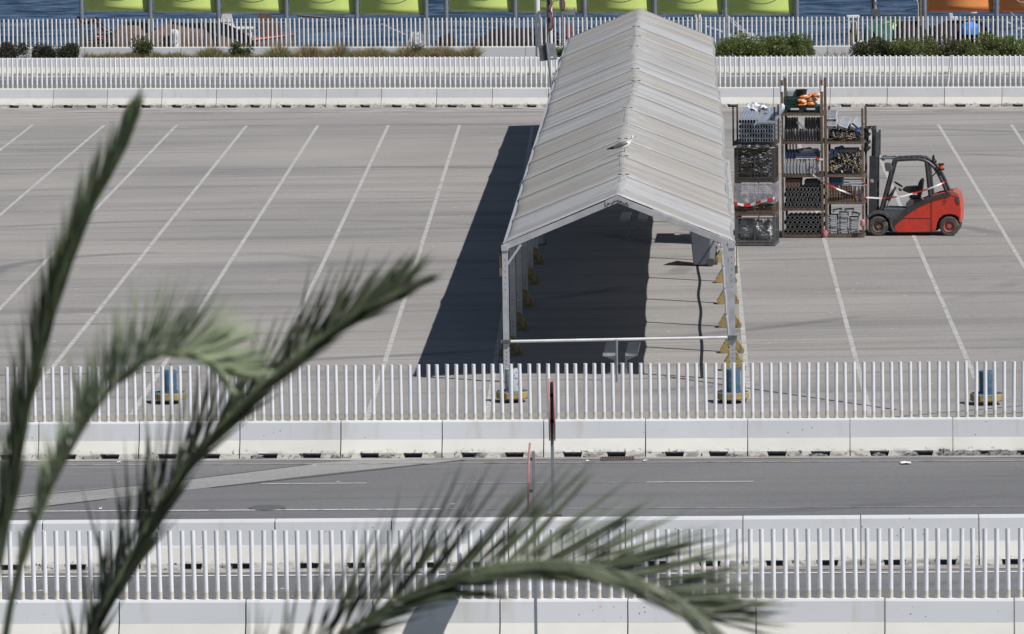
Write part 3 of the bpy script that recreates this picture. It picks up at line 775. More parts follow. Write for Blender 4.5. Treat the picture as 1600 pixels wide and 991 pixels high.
# wheelie bin, extinguisher, cardboard
p = G(1100, 415); t = thing('wheelie_bin', 'grey wheelie bin beside the right posts inside the tent', 'bin', (p.x, p.y, .004), -.28)
def frust(mb, x0, y0, z0, x1, y1, z1, mi=0):
    vs = [(-x0, -y0, z0), (x0, -y0, z0), (x0, y0, z0), (-x0, y0, z0), (-x1, -y1, z1), (x1, -y1, z1), (x1, y1, z1), (-x1, y1, z1)]
    mb.add(vs, [(3, 2, 1, 0), (4, 5, 6, 7), (0, 1, 5, 4), (1, 2, 6, 5), (2, 3, 7, 6), (3, 0, 4, 7)], mi); return mb
frust(MB(), .225, .26, .03, .29, .34, .98).build('body', 'bin', t, bevel=.035)
MB().box((0, 0, 1.0), (.62, .72, .05)).build('lid', 'bin', t, bevel=.015)
MB().cyl((-.2, .37, .97), (.2, .37, .97), .015, n=8).build('handle', 'blk', t)
for s_ in (-1, 1): MB().cyl((s_ * .24, .23, .1), (s_ * .30, .23, .1), .1, n=18).build('wheel', 'tyre', t)
MB().cyl((.262, -.30, .11), (.262, -.24, .11), .10, n=18).build('wheel', 'tyre', t)
p = G(1066, 412)
tag(MB().prism([(-.3, 0), (-.12, .05), (.05, .025), (.3, .004), (.3, 0)], -.3, .25).build('cardboard_piece', 'cardboard', loc=(p.x, p.y, .006)), 'flattened brown cardboard on the ground left of the wheelie bin', 'cardboard')
p = G(1124, 412); t = thing('gas_bottle', 'small brown bottle with a white and red label behind the wheelie bin', 'gas bottle', (p.x, p.y + .5, .004))
MB().lathe([(.001, 0), (.1, 0), (.105, .03), (.105, .5), (.07, .62), (.03, .66), (.03, .72), (.001, .72)], 16).build('cylinder', 'rustlight', t, 40)
MB().lathe([(.108, .25), (.108, .48)], 16).build('label_band', 'white', t); MB().lathe([(.111, .36), (.111, .43)], 16).build('red_band', 'red', t)
# ================================================================== STACKED RACKS
class Fr:
    def __init__(s, xl, xr, yb):
        s.o = G(xl, yb, .004); e = G(xr, yb, .004); s.w = (e - s.o).length; s.s = (xr - xl) / s.w; s.xl = xl; s.yb = yb
        s.rz = math.atan2((e - s.o).y, (e - s.o).x)
    def x(s, px): return (px - s.xl) / s.s
    def z(s, py): return (s.yb - py) / s.s
    def p(s, x, y, z): 
        r = Matrix.Rotation(s.rz, 3, 'Z') @ V((x, y, 0)); return V((s.o.x + r.x, s.o.y + r.y, s.o.z + z))
def rack(F, x0, x1, z0, z1, label, m='rust', d=1.0, mesh=False, ph=None, pw=.06, floor=True, name='stacking_rack', grp='stacked steel racks beside the forklift'):
    t = thing(name, label, 'rack', F.p(x0, 0, z0), F.rz, grp); w = x1 - x0; H = z1 - z0 if ph is None else ph
    for sx in (pw / 2, w - pw / 2):
        for sy in (pw / 2, d - pw / 2):
            MB().box((sx, sy, H / 2), (pw, pw, H - .006)).build('corner_post', m, t)
    mb = MB()
    for sy in (pw / 2, d - pw / 2): mb.box((w / 2, sy, .055), (w - 2 * pw - .002, pw, .07))
    for sx in (pw / 2, w - pw / 2): mb.box((sx, d / 2, .055), (pw - .002, d - 2 * pw - .002, .07))
    mb.build('base_frame', m, t)
    if floor: MB().box((w / 2, d / 2, .10), (w - .01, d - .01, .014)).build('floor_plate', 'dsteel', t)
    if mesh:
        mb = MB()
        for y in (.012, d - .012):
            for sx in (pw + .01, w - pw - .01, w / 2): mb.box((sx, y, H / 2), (.025, .025, H - .03))
            mb.box((w / 2, y, H - .03), (w - 2 * pw, .03, .03)); mb.box((w / 2, y, .13), (w - 2 * pw, .03, .05))
        for x in (.012, w - .012):
            mb.box((x, d / 2, H - .03), (.03, d - 2 * pw, .03)); mb.box((x, d / 2, H * .5), (.02, d - 2 * pw, .02))
        mb.build('panel_frame', m, t)
        mb = MB(); n = int((w - .1) / .055)
        for i in range(n + 1): mb.box((.05 + i * (w - .1) / n, .018, H / 2), (.009, .006, H - .05))
        n = int(H / .055)
        for i in range(1, n): mb.box((w / 2, .022, i * H / n), (w - .1, .006, .009))
        for x in (.018, w - .018):
            n = int(d / .07)
            for i in range(1, n): mb.box((x, i * d / n, H / 2), (.006, .009, H - .05))
        mb.build('wire_mesh', m, t)
    return t
def instances(proto, poss, parent_rz, labf, cat, grp, rots=None):
    for i, p in enumerate(poss):
        o = proto if i == 0 else copyobj(proto)
        o.location = p; o.rotation_euler = (0, 0, parent_rz) if rots is None else rots[i]
        tag(o, labf(i) if callable(labf) else labf, cat, grp)
def rrect(w, h, k=.35, n=3):
    pts = []; r = min(w, h) * k
    for cx, cy, a0 in ((w / 2 - r, h / 2 - r, 0), (-w / 2 + r, h / 2 - r, pi / 2), (-w / 2 + r, -h / 2 + r, pi), (w / 2 - r, -h / 2 + r, 1.5 * pi)):
        for i in range(n + 1):
            a = a0 + (pi / 2) * i / n; pts.append((cx + r * cos(a), cy + r * sin(a)))
    return pts
def hollow(w, h, L, th=.01, k=.35, m=('tubealu', 'black'), name='tube', n=3):
    o_ = rrect(w, h, k, n); i_ = rrect(w - 2 * th, h - 2 * th, k, n); c = len(o_); mb = MB()
    vs = [(a, 0, b) for a, b in o_] + [(a, L, b) for a, b in o_]
    mb.add(vs, [(i, (i + 1) % c, c + (i + 1) % c, c + i) for i in range(c)])
    vs = [(a, 0, b) for a, b in o_] + [(a, 0, b) for a, b in i_]
    mb.add(vs, [(i, (i + 1) % c, c + (i + 1) % c, c + i) for i in range(c)], 2 if len(m) > 2 else 0)
    vs = [(a, L, b) for a, b in o_] + [(a, L, b) for a, b in i_]
    mb.add(vs, [(i, (i + 1) % c, c + (i + 1) % c, c + i) for i in range(c)])
    vs = [(a, 0, b) for a, b in i_] + [(a, L, b) for a, b in i_]
    mb.add(vs, [(i, (i + 1) % c, c + (i + 1) % c, c + i) for i in range(c)], 1)
    return mb.build(name, list(m))
# ---- stack 1
F = Fr(1148, 1211.5, 385)
z1, z2, z3, z4 = F.z(339), F.z(287), F.z(229), F.z(172)
rack(F, 0, F.w, 0, z1, 'grey wire mesh crate holding crumpled film, lowest in the left stack', 'gsteel', mesh=True, name='mesh_crate')
rack(F, .0, F.w, z1 + .006, z2, 'rusty wire mesh crate wrapped in plastic film, second from below in the left stack', 'rust', mesh=True, name='mesh_crate')
rack(F, .01, F.w, z2 + .006, z3 - .05, 'dark mesh crate full of metal strips, third from below in the left stack', 'dsteel', mesh=True, name='mesh_crate')
for i, (x, y, z, rx, rz_) in enumerate(((.30, .28, .42, .24, .22), (.62, .22, .52, .16, .17), (.80, .26, .28, .20, .14), (.62, .5, .3, .2, .2), (.3, .65, .35, .25, .25), (.85, .6, .45, .15, .2))):
    mb = MB(); mb.ell((0, 0, 0), (rx, .2, rz_), 26, 16, .5, 2.4, seed=i)
    tag(mb.build('film_bag', 'bagfilm', smooth=25, loc=F.p(x, y, max(z, .115 + rz_ * 1.15))), ['large crumpled clear film bag at the left front of the lowest mesh crate', 'crumpled film bag high in the middle of the lowest mesh crate', 'crumpled film bag low at the right of the lowest mesh crate', 'film bag half hidden behind the middle one in the lowest mesh crate', 'film bag behind the large one in the lowest mesh crate', 'film bag at the back right of the lowest mesh crate'][i], 'bag', 'film bags in the lowest mesh crate')
# scrap stuff
def scrap(name, F, x0, x1, y0, y1, za, zb, n, m, L=(.12, .4), w=(.015, .05), label='', cat='scrap', flat=.4, seed=1, stuff=True):
    r = random.Random(seed); mb = MB()
    for i in range(n):
        c = V((r.uniform(x0, x1), r.uniform(y0, y1), r.uniform(za, zb))); l_ = r.uniform(*L)
        a = r.gauss(0, flat); b = r.uniform(-.5, .5)
        d = V((cos(a) * cos(b), sin(b), sin(a))) * l_ / 2 * (1 if r.random() < .5 else -1)
        p, q = c - d, c + d
        for e in (p, q):
            e.x = min(max(e.x, x0), x1); e.y = min(max(e.y, y0), y1); e.z = min(max(e.z, za), zb)
        if (p - q).length < .02: continue
        mb.bar(p, q, r.uniform(*w), .008 + r.random() * .02, mi=r.randrange(len(m)))
    o = mb.build(name, list(m), loc=F.p(0, 0, 0), rot=(0, 0, F.rz)); tag(o, label, cat); o['kind'] = 'stuff'; return o
scrap('metal_strips', F, .07, F.w - .07, .07, .93, z2 + .13, z3 - .08, 260, ('galv', 'tubealu', 'gsteel', 'plastl', 'dsteel'), (.15, .5), (.015, .06), 'tangle of grey metal strips filling the dark mesh crate of the left stack', seed=3)
scrap('wood_scrap', F, .07, F.w - .07, .07, .93, z1 + .12, z2 - .35, 170, ('wood', 'rust', 'dsteel', 'cardboard'), (.15, .45), (.02, .05), 'brown scrap pieces in the film-wrapped rusty mesh crate', seed=4, flat=.2)
scrap('packing_scrap', F, .07, F.w - .07, .05, .9, .12, .2, 60, ('cardboard', 'plastl', 'yellow', 'dsteel'), (.05, .2), (.02, .05), 'small scraps on the floor of the lowest mesh crate', seed=5)
# film round the upper half of crate 2
mb = MB(); n = 30; H0, H1 = z1 + .36, z2 + .01
for s0, s1 in (((-.012, -.012), (F.w + .012, -.012)), ((F.w + .012, -.012), (F.w + .012, 1.0)), ((-.012, -.012), (-.012, 1.0))):
    base = len(mb.v)
    for j in range(9):
        for i in range(n + 1):
            u = i / n; x = s0[0] + (s1[0] - s0[0]) * u; y = s0[1] + (s1[1] - s0[1]) * u
            z = H0 + (H1 - H0) * j / 8 + .02 * mnoise.noise(V((x * 7, y * 7, 3))) * (1 if j == 0 else 0)
            k = .018 * mnoise.noise(V((x * 9, y * 9 + 4, z * 7)))
            mb.v.append((x + (k if s0[0] == s1[0] else 0), y + (k - .012 if s0[1] == s1[1] else 0), z))
    mb.f += [(base + j * (n + 1) + i, base + j * (n + 1) + i + 1, base + (j + 1) * (n + 1) + i + 1, base + (j + 1) * (n + 1) + i) for j in range(8) for i in range(n)]; mb.m += [0] * (8 * n)
tag(mb.build('plastic_wrap', 'film', loc=F.p(0, 0, 0), rot=(0, 0, F.rz), smooth=60, recalc=False), 'translucent greyish film wrapped round the top of the rusty mesh crate', 'film')
# post pallet with aluminium tubes on top
rack(F, -.03, F.w + .03, z3, z4, 'dark post pallet loaded with aluminium tubes on top of the left stack', 'dsteel', ph=F.z(168) - z3, pw=.045)
proto = hollow(.066, .105, 2.2, .009)
ps = []; labs = []
for r_ in range(4):
    for c_ in range(13):
        ps.append(F.p(F.x(1159 + c_ * 4.15), -.12 + rnd.uniform(-.03, .03), z3 + .175 + r_ * .12)); labs.append('aluminium tube, %s row from below, %s from left, in the left stack' % (ORD[r_], ORD[c_]))
instances(proto, ps, F.rz, lambda i: labs[i], 'tube', 'aluminium tubes stacked in the left stack')
for r_ in (.118,):  # wooden spacers
    for r2 in range(1, 4): pass
ps = []; rr = []
for c_ in range(6):
    ps.append(F.p(F.x(1159.5 + c_ * 4.4), -.16, z3 + .175 + 4 * .12 + .02)); rr.append((radians(5.6), 0, F.rz + .03))
proto = hollow(.075, .105, 2.6, .009)
instances(proto, ps, F.rz, lambda i: 'pale long aluminium tube lying on top of the left stack, %s of six' % ORD[i], 'tube', 'long tubes on top of the left stack', rr)
proto = MB().prism(rrect(.10, .06, .2), 0, 2.4).build('aluminium_profile', 'tubealu')
ps = []; rr = []
for c_ in range(5):
    ps.append(F.p(F.x(1189 + c_ * 5.2), -.14, z3 + .155 + 4 * .12 + .01 * (c_ % 2))); rr.append((radians(4.6), 0, F.rz - .01))
instances(proto, ps, F.rz, lambda i: 'flat pale profile right of the long tubes on the left stack, %s from left' % ORD[i], 'profile', 'flat profiles on top of the left stack', rr)
for i, c_ in enumerate((1190, 1194.2, 1204, 1208)):
    if i > 1: continue
for i, (px, py) in enumerate(((1207, 187), (1207.5, 194))):
    o = MB().box((0, 0, 0), (.13, .5, .012)).build('blue_wrap', 'navy', loc=F.p(F.x(px), .25 + .8 * (1 - i), z3 + .76 + (.045 if i == 0 else -.0)), rot=(radians(4.6), 0, F.rz))
    tag(o, ['dark blue wrap farther back on the flat profiles of the left stack', 'dark blue wrap nearer the front on the flat profiles of the left stack'][i], 'wrap', 'blue wraps on the flat profiles')
mb = MB(); vs = []
for j in range(11):
    for i in range(9): vs.append((.35 * i / 8 + .05 * sin(j), .9 * j / 10, .10 * mnoise.noise(V((i * .5, j * .4, 2))) + .12 * sin(pi * i / 8)))
mb.add(vs, [(j * 9 + i, j * 9 + i + 1, (j + 1) * 9 + i + 1, (j + 1) * 9 + i) for j in range(10) for i in range(8)])
tag(mb.build('white_sheet', 'cloth', loc=F.p(.55, 1.0, z3 + .86), rot=(.05, 0, F.rz + .5)), 'crumpled white sheet lying over the back of the tubes on the left stack', 'sheet')
mb = MB(); mb.box((.5, .35, 0), (.9, .8, .03))
for i in range(7): mb.ell((.15 + i * .12, .02 + .05 * (i % 2), .035), (.08, .09, .045), 10, 6, .6, 3, seed=i, mi=1)
tag(mb.build('packing_board', ['cardboard', 'bagfilm'], loc=F.p(.02, -.02, z3 - .03), rot=(0, 0, F.rz)), 'brown board with crumpled film lying under the tube pallet of the left stack', 'board')
# ---- stack 2
F2 = Fr(1222, 1287, 372)
L = [0, F2.z(331), F2.z(279), F2.z(227), F2.z(183)]
for k in range(4):
    rack(F2, 0, F2.w, L[k] + (.006 if k else 0), L[k + 1], ['rusty rack of dark round tubes, lowest in the middle stack', 'rusty rack of oval tubes, second from below in the middle stack', 'rusty rack of grey hooks, third from below in the middle stack', 'rusty rack of upright dark plates, fourth from below in the middle stack'][k], 'rust')
rack(F2, -.01, F2.w + .01, L[4] + .006, F2.z(126), 'topmost worn rack of the middle stack with tall posts, bags and a crate', 'rustlight', pw=.07)
for i, x in enumerate((.025, F2.w - .025)):
    o = MB().cyl((0, 0, 0), (0, 0, .16), .052, n=12).build('white_tape_band', 'white', loc=F2.p(x, .025, F2.z(144)))
    tag(o, ['white tape wound round the left tall post of the middle stack', 'white tape wound round the right tall post of the middle stack'][i], 'tape band', 'white bands on the tall rack posts')
def ring_tube(r, L_, sz=1., m=('tubedark', 'black', 'rim'), n=8):
    return hollow(2 * r, 2 * r * sz, L_, .016, .42, m, 'tube', 2)
proto = ring_tube(.058, .95)
ps = []; labs = []
for r_ in range(4):
    for c_ in range(8):
        ps.append(F2.p(.13 + c_ * .126 + (.06 if r_ % 2 else 0) - .03, .015 + rnd.uniform(-.01, .02), .175 + r_ * .126)); labs.append('dark round tube, %s row from below, %s from left, in the middle stack' % (ORD[r_], ORD[c_]))
instances(proto, ps, F2.rz, lambda i: labs[i], 'tube', 'dark tubes in the lowest rack of the middle stack')
proto = ring_tube(.042, .95, 1.6)
ps = []; labs = []
for r_ in range(4):
    for c_ in range(10):
        ps.append(F2.p(.115 + c_ * .1 + (.03 if r_ % 2 else 0) - .01, .015 + rnd.uniform(-.01, .02), L[1] + .185 + r_ * .14)); labs.append('dark oval tube, %s row from below, %s from left, in the middle stack' % (ORD[r_], ORD[c_]))
instances(proto, ps, F2.rz, lambda i: labs[i], 'tube', 'oval tubes in the second rack of the middle stack')
proto = MB().prism([(0, 0), (.06, 0), (.085, .2), (.06, .22), (.0, .20)], 0, .6).build('brown_plate', 'rustlight')
instances(proto, [F2.p(.09 + i * .085, .05, L[2] - .235) for i in range(5)], F2.rz, lambda i: 'brown curved plate lying on the oval tubes, %s from the left' % ORD[i], 'plate', 'brown plates on the oval tubes')
tag(MB().box((.25, .3, .07), (.42, .6, .14)).build('black_case', 'blk', loc=F2.p(.58, .05, L[2] - .19), bevel=.01, rot=(0, 0, F2.rz)), 'black case on the oval tubes in the middle stack', 'case')
# hooks
def hook():
    mb = MB(); mb.prism([(-.03, 0), (.03, 0), (.034, .30), (.05, .34), (.045, .40), (.015, .42), (-.005, .40), (.012, .36), (-.01, .31), (-.032, .28)], 0, .35); mb.box((0, -.004, .03), (.03, .008, .03), mi=1)
    return mb.build('steel_hook', ['plastl', 'rust'], bevel=.004)
h0 = hook(); ps = []; rr = []
for i in range(11):
    ps.append(F2.p(F2.x(1227.5 + i * 5.0), .04 + rnd.uniform(0, .04), L[2] + .11)); rr.append((0, [0, 0, 0, 0, .03, 0, -.06, 0, .04, .22, -.17][i], F2.rz))
instances(h0, ps, F2.rz, lambda i: 'pale hooked bracket in the middle stack, %s from left' % ORD[i], 'bracket', 'pale brackets in the third rack of the middle stack', rr)
b0 = MB().prism([(-.03, 0), (.03, 0), (.045, .18), (.02, .22), (-.02, .22)], 0, .5).build('blue_bracket', 'navy')
instances(b0, [F2.p(F2.x(1229.5 + i * 4.7), .08, L[2] + .53) for i in range(4)], F2.rz, lambda i: 'dark blue bracket above the pale hooks in the middle stack, %s from the left' % ORD[i], 'bracket', 'blue brackets above the pale hooks')
proto = MB().box((0, 0, .13), (.035, .035, .26)).build('dark_rod', 'blk')
instances(proto, [F2.p(F2.x(1230.5 + i * 4.7), .12, L[2] + .76) for i in range(4)], F2.rz, lambda i: 'short black rod standing above the blue brackets, %s from the left' % ORD[i], 'rod', 'black rods above the blue brackets')
t = thing('blue_beam', 'long dark blue beam with a white stripe above the pale hooks', 'beam', F2.p(.36, .06, L[2] + .50), F2.rz)
MB().box((.33, .2, .1), (.66, .4, .15)).build('body', 'navy', t, bevel=.01); MB().box((.33, -.003, .04), (.6, .006, .025)).build('stripe', 'white', t); MB().box((.33, -.003, .085), (.6, .006, .012)).build('stripe', 'galv', t)
tag(MB().ell((.3, .3, 0), (.34, .3, .1), 16, 8, .5, 2, seed=9, zmin=-.02).build('paper_wrap', 'paper', loc=F2.p(.42, .1, L[2] + .70), smooth=25), 'pale paper wrapping lying on the blue beam in the middle stack', 'wrapping')
# upright plates, two rows
mb = MB(); mb.prism([(-.026, 0), (.026, 0), (.022, .3), (.0, .315), (-.022, .3)], 0, .3)
for z in (.04, .275): mb.box((0, -.003, z), (.016, .006, .02), mi=1)
proto = mb.build('steel_plate', ['tubedark', 'plastl'])
ps = []; rr = []; labs = []
for r_ in range(2):
    for i in range(13):
        if r_ == 1 and i in (5, 6): continue
        ps.append(F2.p(.1 + i * .078, .05 + r_ * .12, L[3] + .11 + r_ * .31)); rr.append((0, rnd.uniform(-.06, .06), F2.rz))
        labs.append('dark upright plate, %s row, %s from left, fourth rack of the middle stack' % (['lower', 'upper'][r_], ORD[i]))
instances(proto, ps, F2.rz, lambda i: labs[i], 'plate', 'upright plates in the fourth rack of the middle stack', rr)
tag(MB().bar((0, 0, .28), (.3, 0, 0), .04, .05).build('slanting_bar', 'plast', loc=F2.p(.42, .08, L[3] + .36)), 'grey bar lying slanted across the upper row of dark plates', 'bar')
# top things
z5 = L[4] + .12
t = thing('pallet', 'dark plastic pallet under the orange bags on top of the middle stack', 'pallet', F2.p(.05, .03, z5), F2.rz)
MB().box((.5, .45, .13), (1.0, .88, .04)).build('deck', 'green', t)
for x in (.06, .5, .94): MB().box((x, .45, .055), (.12, .86, .11)).build('runner', 'green', t)
z6 = z5 + .152
t = thing('plastic_crate', 'dark green slatted plastic crate on the pallet of the middle stack', 'crate', F2.p(.07, .04, z6), F2.rz)
mb = MB()
for k in range(4):
    z = .02 + k * .075
    for y in (.01, .39): mb.box((.2, y, z), (.40, .02, .03))
    for x in (.01, .39): mb.box((x, .2, z), (.018, .38, .03))
for x in (.012, .1, .2, .3, .388):
    for y in (.012, .388): mb.box((x, y, .13), (.024, .024, .25))
mb.box((.2, .2, .008), (.38, .38, .014)); mb.build('slatted_body', 'green', t)
tag(MB().lathe([(.001, 0), (.12, 0), (.15, .24), (.165, .245), (.165, .27), (.145, .27), (.115, .02), (.001, .02)], 18).build('bucket', 'blk', loc=F2.p(.5, .62, z6 + .16), smooth=30), 'black bucket standing behind the green crate on the middle stack', 'bucket')
tag(MB().box((.14, .14, .1), (.28, .28, .2)).build('grey_box', 'plast', loc=F2.p(.13, .5, z6 + .19), rot=(0, 0, .2), bevel=.02), 'grey box behind the green crate on the middle stack', 'box')
for o_ in (('box_support', .06, .46, .42, .3, .19), ('bucket_support', .49, .48, .28, .3, .16)):
    tag(MB().box((o_[3] / 2, o_[4] / 2, o_[5] / 2 - .002), (o_[3] - .01, o_[4], o_[5] - .004)).build('cardboard_box', 'cardboard', loc=F2.p(o_[1], o_[2], z6), rot=(0, 0, F2.rz)), 'plain box under the %s behind the green crate' % ('grey box' if 'box_' in o_[0] else 'black bucket'), 'box', 'cardboard boxes behind the green crate')
for i, (x, y, z, sx, sz) in enumerate(((.56, .12, .055, .14, .05), (.56, .12, .15, .14, .055), (.62, .2, .25, .12, .06), (.82, .16, .07, .16, .06), (.84, .2, .18, .15, .07), (.93, .3, .29, .12, .08), (.78, .42, .2, .13, .12))):
    mb = MB(); mb.ell((0, 0, 0), (sx, .12, sz), 20, 12, .35, 2.2, seed=20 + i)
    tag(mb.build('orange_bag', 'orange', smooth=35, loc=F2.p(x, y, z6 + z), rot=(0, rnd.uniform(-.2, .2), F2.rz)), 'orange and white bag atop the middle stack, %s from the lower left' % ORD[i], 'bag', 'orange bags on top of the middle stack')
tag(MB().ell((0, 0, 0), (.06, .05, .11), 14, 10, .4, 2, seed=31).build('white_bag', 'cloth', smooth=30, loc=F2.p(.06, -.1, z5 + .14)), 'white crumpled bag hanging at the lower left of the top rack', 'bag')
# ---- stack 3
F3 = Fr(1290, 1350.5, 371.5)
K = [0, F3.z(321), F3.z(290), F3.z(227)]
rack(F3, 0, F3.w, 0, K[1], 'worn brown rack of grey plastic modules, lowest beside the forklift', 'rustlight')
rack(F3, 0, F3.w, K[1] + .006, K[2] + .2, 'worn brown rack of upright slats, second from below beside the forklift', 'rustlight')
rack(F3, 0, F3.w, K[2] + .206, K[3], 'worn brown rack of yellow-capped fittings, third from below beside the forklift', 'rustlight')
rack(F3, 0, F3.w, K[3] + .006, F3.z(170), 'topmost rack beside the forklift with grey cases and rusty clamps', 'rustlight', ph=F3.z(170) - K[3])
# grey modules
def module():
    mb = MB(); mb.box((0, .2, .03), (.25, .4, .056)); mb.box((-.07, -.003, .03), (.05, .008, .022), mi=1); mb.box((0, .2, .0595), (.25, .4, .003), mi=2)
    return mb.build('plastic_module', ['plastl', 'black', 'chargrey'])
mp_ = module(); ps = []; rr = []; labs = []
for c_, (x, n_) in enumerate(((.19, 8), (.47, 9), (.75, 7))):
    for r_ in range(n_):
        ps.append(F3.p(x + rnd.uniform(-.012, .012), .03 + rnd.uniform(0, .03), .11 + r_ * .064)); rr.append((0, 0, F3.rz + rnd.uniform(-.06, .06)))
        labs.append('flat grey plastic module, %s from below in the %s pile by the forklift' % (ORD[r_], ['left', 'middle', 'right'][c_]))
for x, z, a in ((.30, .70, .16), (.62, .705, .04), (.80, .60, -.2)):
    ps.append(F3.p(x, .05, z)); rr.append((0, -a, F3.rz)); labs.append('tilted grey plastic module lying across the piles, %s by the forklift' % ('left one' if x < .4 else 'middle one' if x < .7 else 'right one'))
instances(mp_, ps, 0, lambda i: labs[i], 'module', 'grey plastic modules in the lowest rack by the forklift', rr)
# slats
mb = MB(); mb.prism([(-.028, 0), (.028, 0), (.024, .40), (-.024, .40)], 0, .3); mb.box((0, -.003, .2), (.014, .006, .014), mi=1)
s0 = mb.build('upright_slat', ['rustlight', 'plastl'])
instances(s0, [F3.p(.1 + i * .074, .05, K[1] + .115) for i in range(10)], 0, lambda i: 'brown upright slat in the second rack by the forklift, %s from the left' % ORD[i], 'slat', 'upright brown slats beside the forklift', [(0, rnd.uniform(-.05, .05), F3.rz) for i in range(10)])
h2 = copyobj(h0); ps = [F3.p(.87, .05, K[1] + .115), F3.p(.95, .07, K[1] + .115)]
instances(h2, ps, 0, lambda i: ['pale bracket right of the brown slats', 'second pale bracket at the right post, beside the brown slats'][i], 'bracket', 'pale brackets beside the slats', [(0, 0, F3.rz), (0, .03, F3.rz)])
b2 = copyobj(b0)
instances(b2, [F3.p(.12 + i * .075, .05, K[1] + .53) for i in range(5)], 0, lambda i: 'blue bracket above the brown slats, %s from the left' % ORD[i], 'bracket', 'blue brackets above the slats', [(0, 0, F3.rz)] * 5)
proto = MB().box((.28, .03, .02), (.56, .06, .04)).build('grey_bar', 'galv')
instances(proto, [F3.p(.46, .05, K[1] + .53), F3.p(.44, .07, K[1] + .60), F3.p(.47, .05, K[1] + .68)], 0, lambda i: 'flat grey bar above the brown slats, %s from below' % ORD[i], 'bar', 'grey bars above the slats', [(0, 0, F3.rz)] * 3)
# yellow-capped fittings: hundreds tangled
scrap('pipe_fittings', F3, .08, F3.w - .08, .05, .9, K[2] + .34, K[3] - .22, 620, ('blk', 'galv', 'blk', 'gsteel', 'plastl', 'yellow', 'blk'), (.05, .13), (.02, .045), 'tangle of black and silver pipe fittings with yellow caps in the third rack by the forklift', seed=8, flat=1.2)
r_ = random.Random(77); mb = MB()
for i in range(75): mb.ell((r_.uniform(.1, F3.w - .1), r_.uniform(.03, .2), r_.uniform(K[2] + .4, K[3] - .17)), (.022, .022, .024), 8, 6)
o = mb.build('yellow_caps', 'yellow', loc=F3.p(0, 0, 0), rot=(0, 0, F3.rz), smooth=40); tag(o, 'many small yellow caps on the pipe fittings beside the forklift', 'caps'); o['kind'] = 'stuff'
proto = MB().prism([(-.05, 0), (.05, 0), (.07, .2), (.03, .24), (-.05, .22)], 0, .3).build('blue_clamp', 'navy', bevel=.006)
instances(proto, [F3.p(.15, .05, K[3] - .36), F3.p(.29, .06, K[3] - .30), F3.p(.40, .08, K[3] - .27)], 0, lambda i: 'dark blue clamp above the fittings beside the forklift, %s from the left' % ORD[i], 'clamp', 'blue clamps above the fittings', [(0, .05 * i, F3.rz) for i in range(3)])
tag(MB().box((.25, .3, .06), (.5, .6, .1)).build('black_case', 'char', loc=F3.p(.38, .05, K[3] - .22), bevel=.01, rot=(0, 0, F3.rz)), 'black case lying over the fittings beside the forklift', 'case')
scrap('rusty_clamps', F3, .07, F3.w - .07, .03, .6, K[3] + .12, K[3] + .36, 150, ('rust', 'rustlight', 'wood', 'cardboard', 'gsteel'), (.08, .16), (.03, .07), 'heap of rusty clamps in the topmost rack beside the forklift', seed=12, flat=1.1)
scrap('dark_fittings', F3, .12, F3.w - .07, .1, .9, K[3] + .3, K[3] + .52, 150, ('blk', 'gsteel', 'dsteel'), (.08, .16), (.03, .07), 'heap of dark fittings under the grey cases in the topmost rack beside the forklift', seed=13, flat=1.1)
def gcase(label, x, y, z, rx, ry, rzz, n_=1):
    t = thing('equipment_case', label, 'case', F3.p(x, y, z), 0, 'grey cases in the topmost rack beside the forklift'); t.rotation_euler = (rx, ry, rzz)
    MB().box((0, 0, .05), (.26, .5, .10)).build('body', 'plastl', t, bevel=.02); MB().box((0, 0, .103), (.21, .42, .008)).build('inner_lid', 'galv', t, bevel=.003)
    MB().box((.08, -.252, .06), (.07, .012, .03)).build('latch', 'black', t)
gcase('pale grey case, lower one of the pair at the left of the topmost rack', .19, .3, K[3] + .54, .42, .05, F3.rz)
gcase('pale grey case, upper one of the pair at the left of the topmost rack', .17, .48, K[3] + .72, .45, .0, F3.rz)
gcase('pale grey case tilted to the right in the middle of the topmost rack', .50, .34, K[3] + .53, .5, .35, F3.rz)
gcase('pale grey case at the right post of the topmost rack, tilted right', .83, .34, K[3] + .50, .5, .5, F3.rz)
tag(MB().box((0, 0, .03), (.12, .1, .05)).build('blue_part', 'cyan', loc=F3.p(.93, .04, K[3] + .36), bevel=.01), 'small bright blue piece at the right post of the topmost rack', 'part')
for i, (px, py) in enumerate(((1351, 285.5), (1354, 290))):
    t = thing('protruding_rod', ['upper pale rod with a red end sticking out beside the forklift mast', 'lower pale rod with a red end sticking out beside the forklift mast'][i], 'rod', F3.p(F3.x(px) - .25, -.05, F3.z(py)), F3.rz, 'rods sticking out of the rack')
    MB().cyl((-.15, 0, 0), (.22, 0, 0), .022, n=8).build('shaft', 'plastl', t); MB().cyl((.221, 0, 0), (.29, 0, 0), .032, n=8).build('red_end', 'redrust', t)
for i, (x, F_) in enumerate(((.0, F3), (F3.w - .03, F3))):
    tag(MB().ell((0, 0, .1), (.07, .06, .11), 12, 8, .3, 2, seed=i, zmin=0).build('pink_bag', 'pinkred', smooth=40, loc=F_.p(x, -.09, 0.004 if i == 0 else .30)), ['faded pink plastic rag at the foot of the rack beside the middle stack', 'faded pink plastic rag on the right post of the lowest rack by the forklift'][i], 'rag', 'pink rags on the racks')
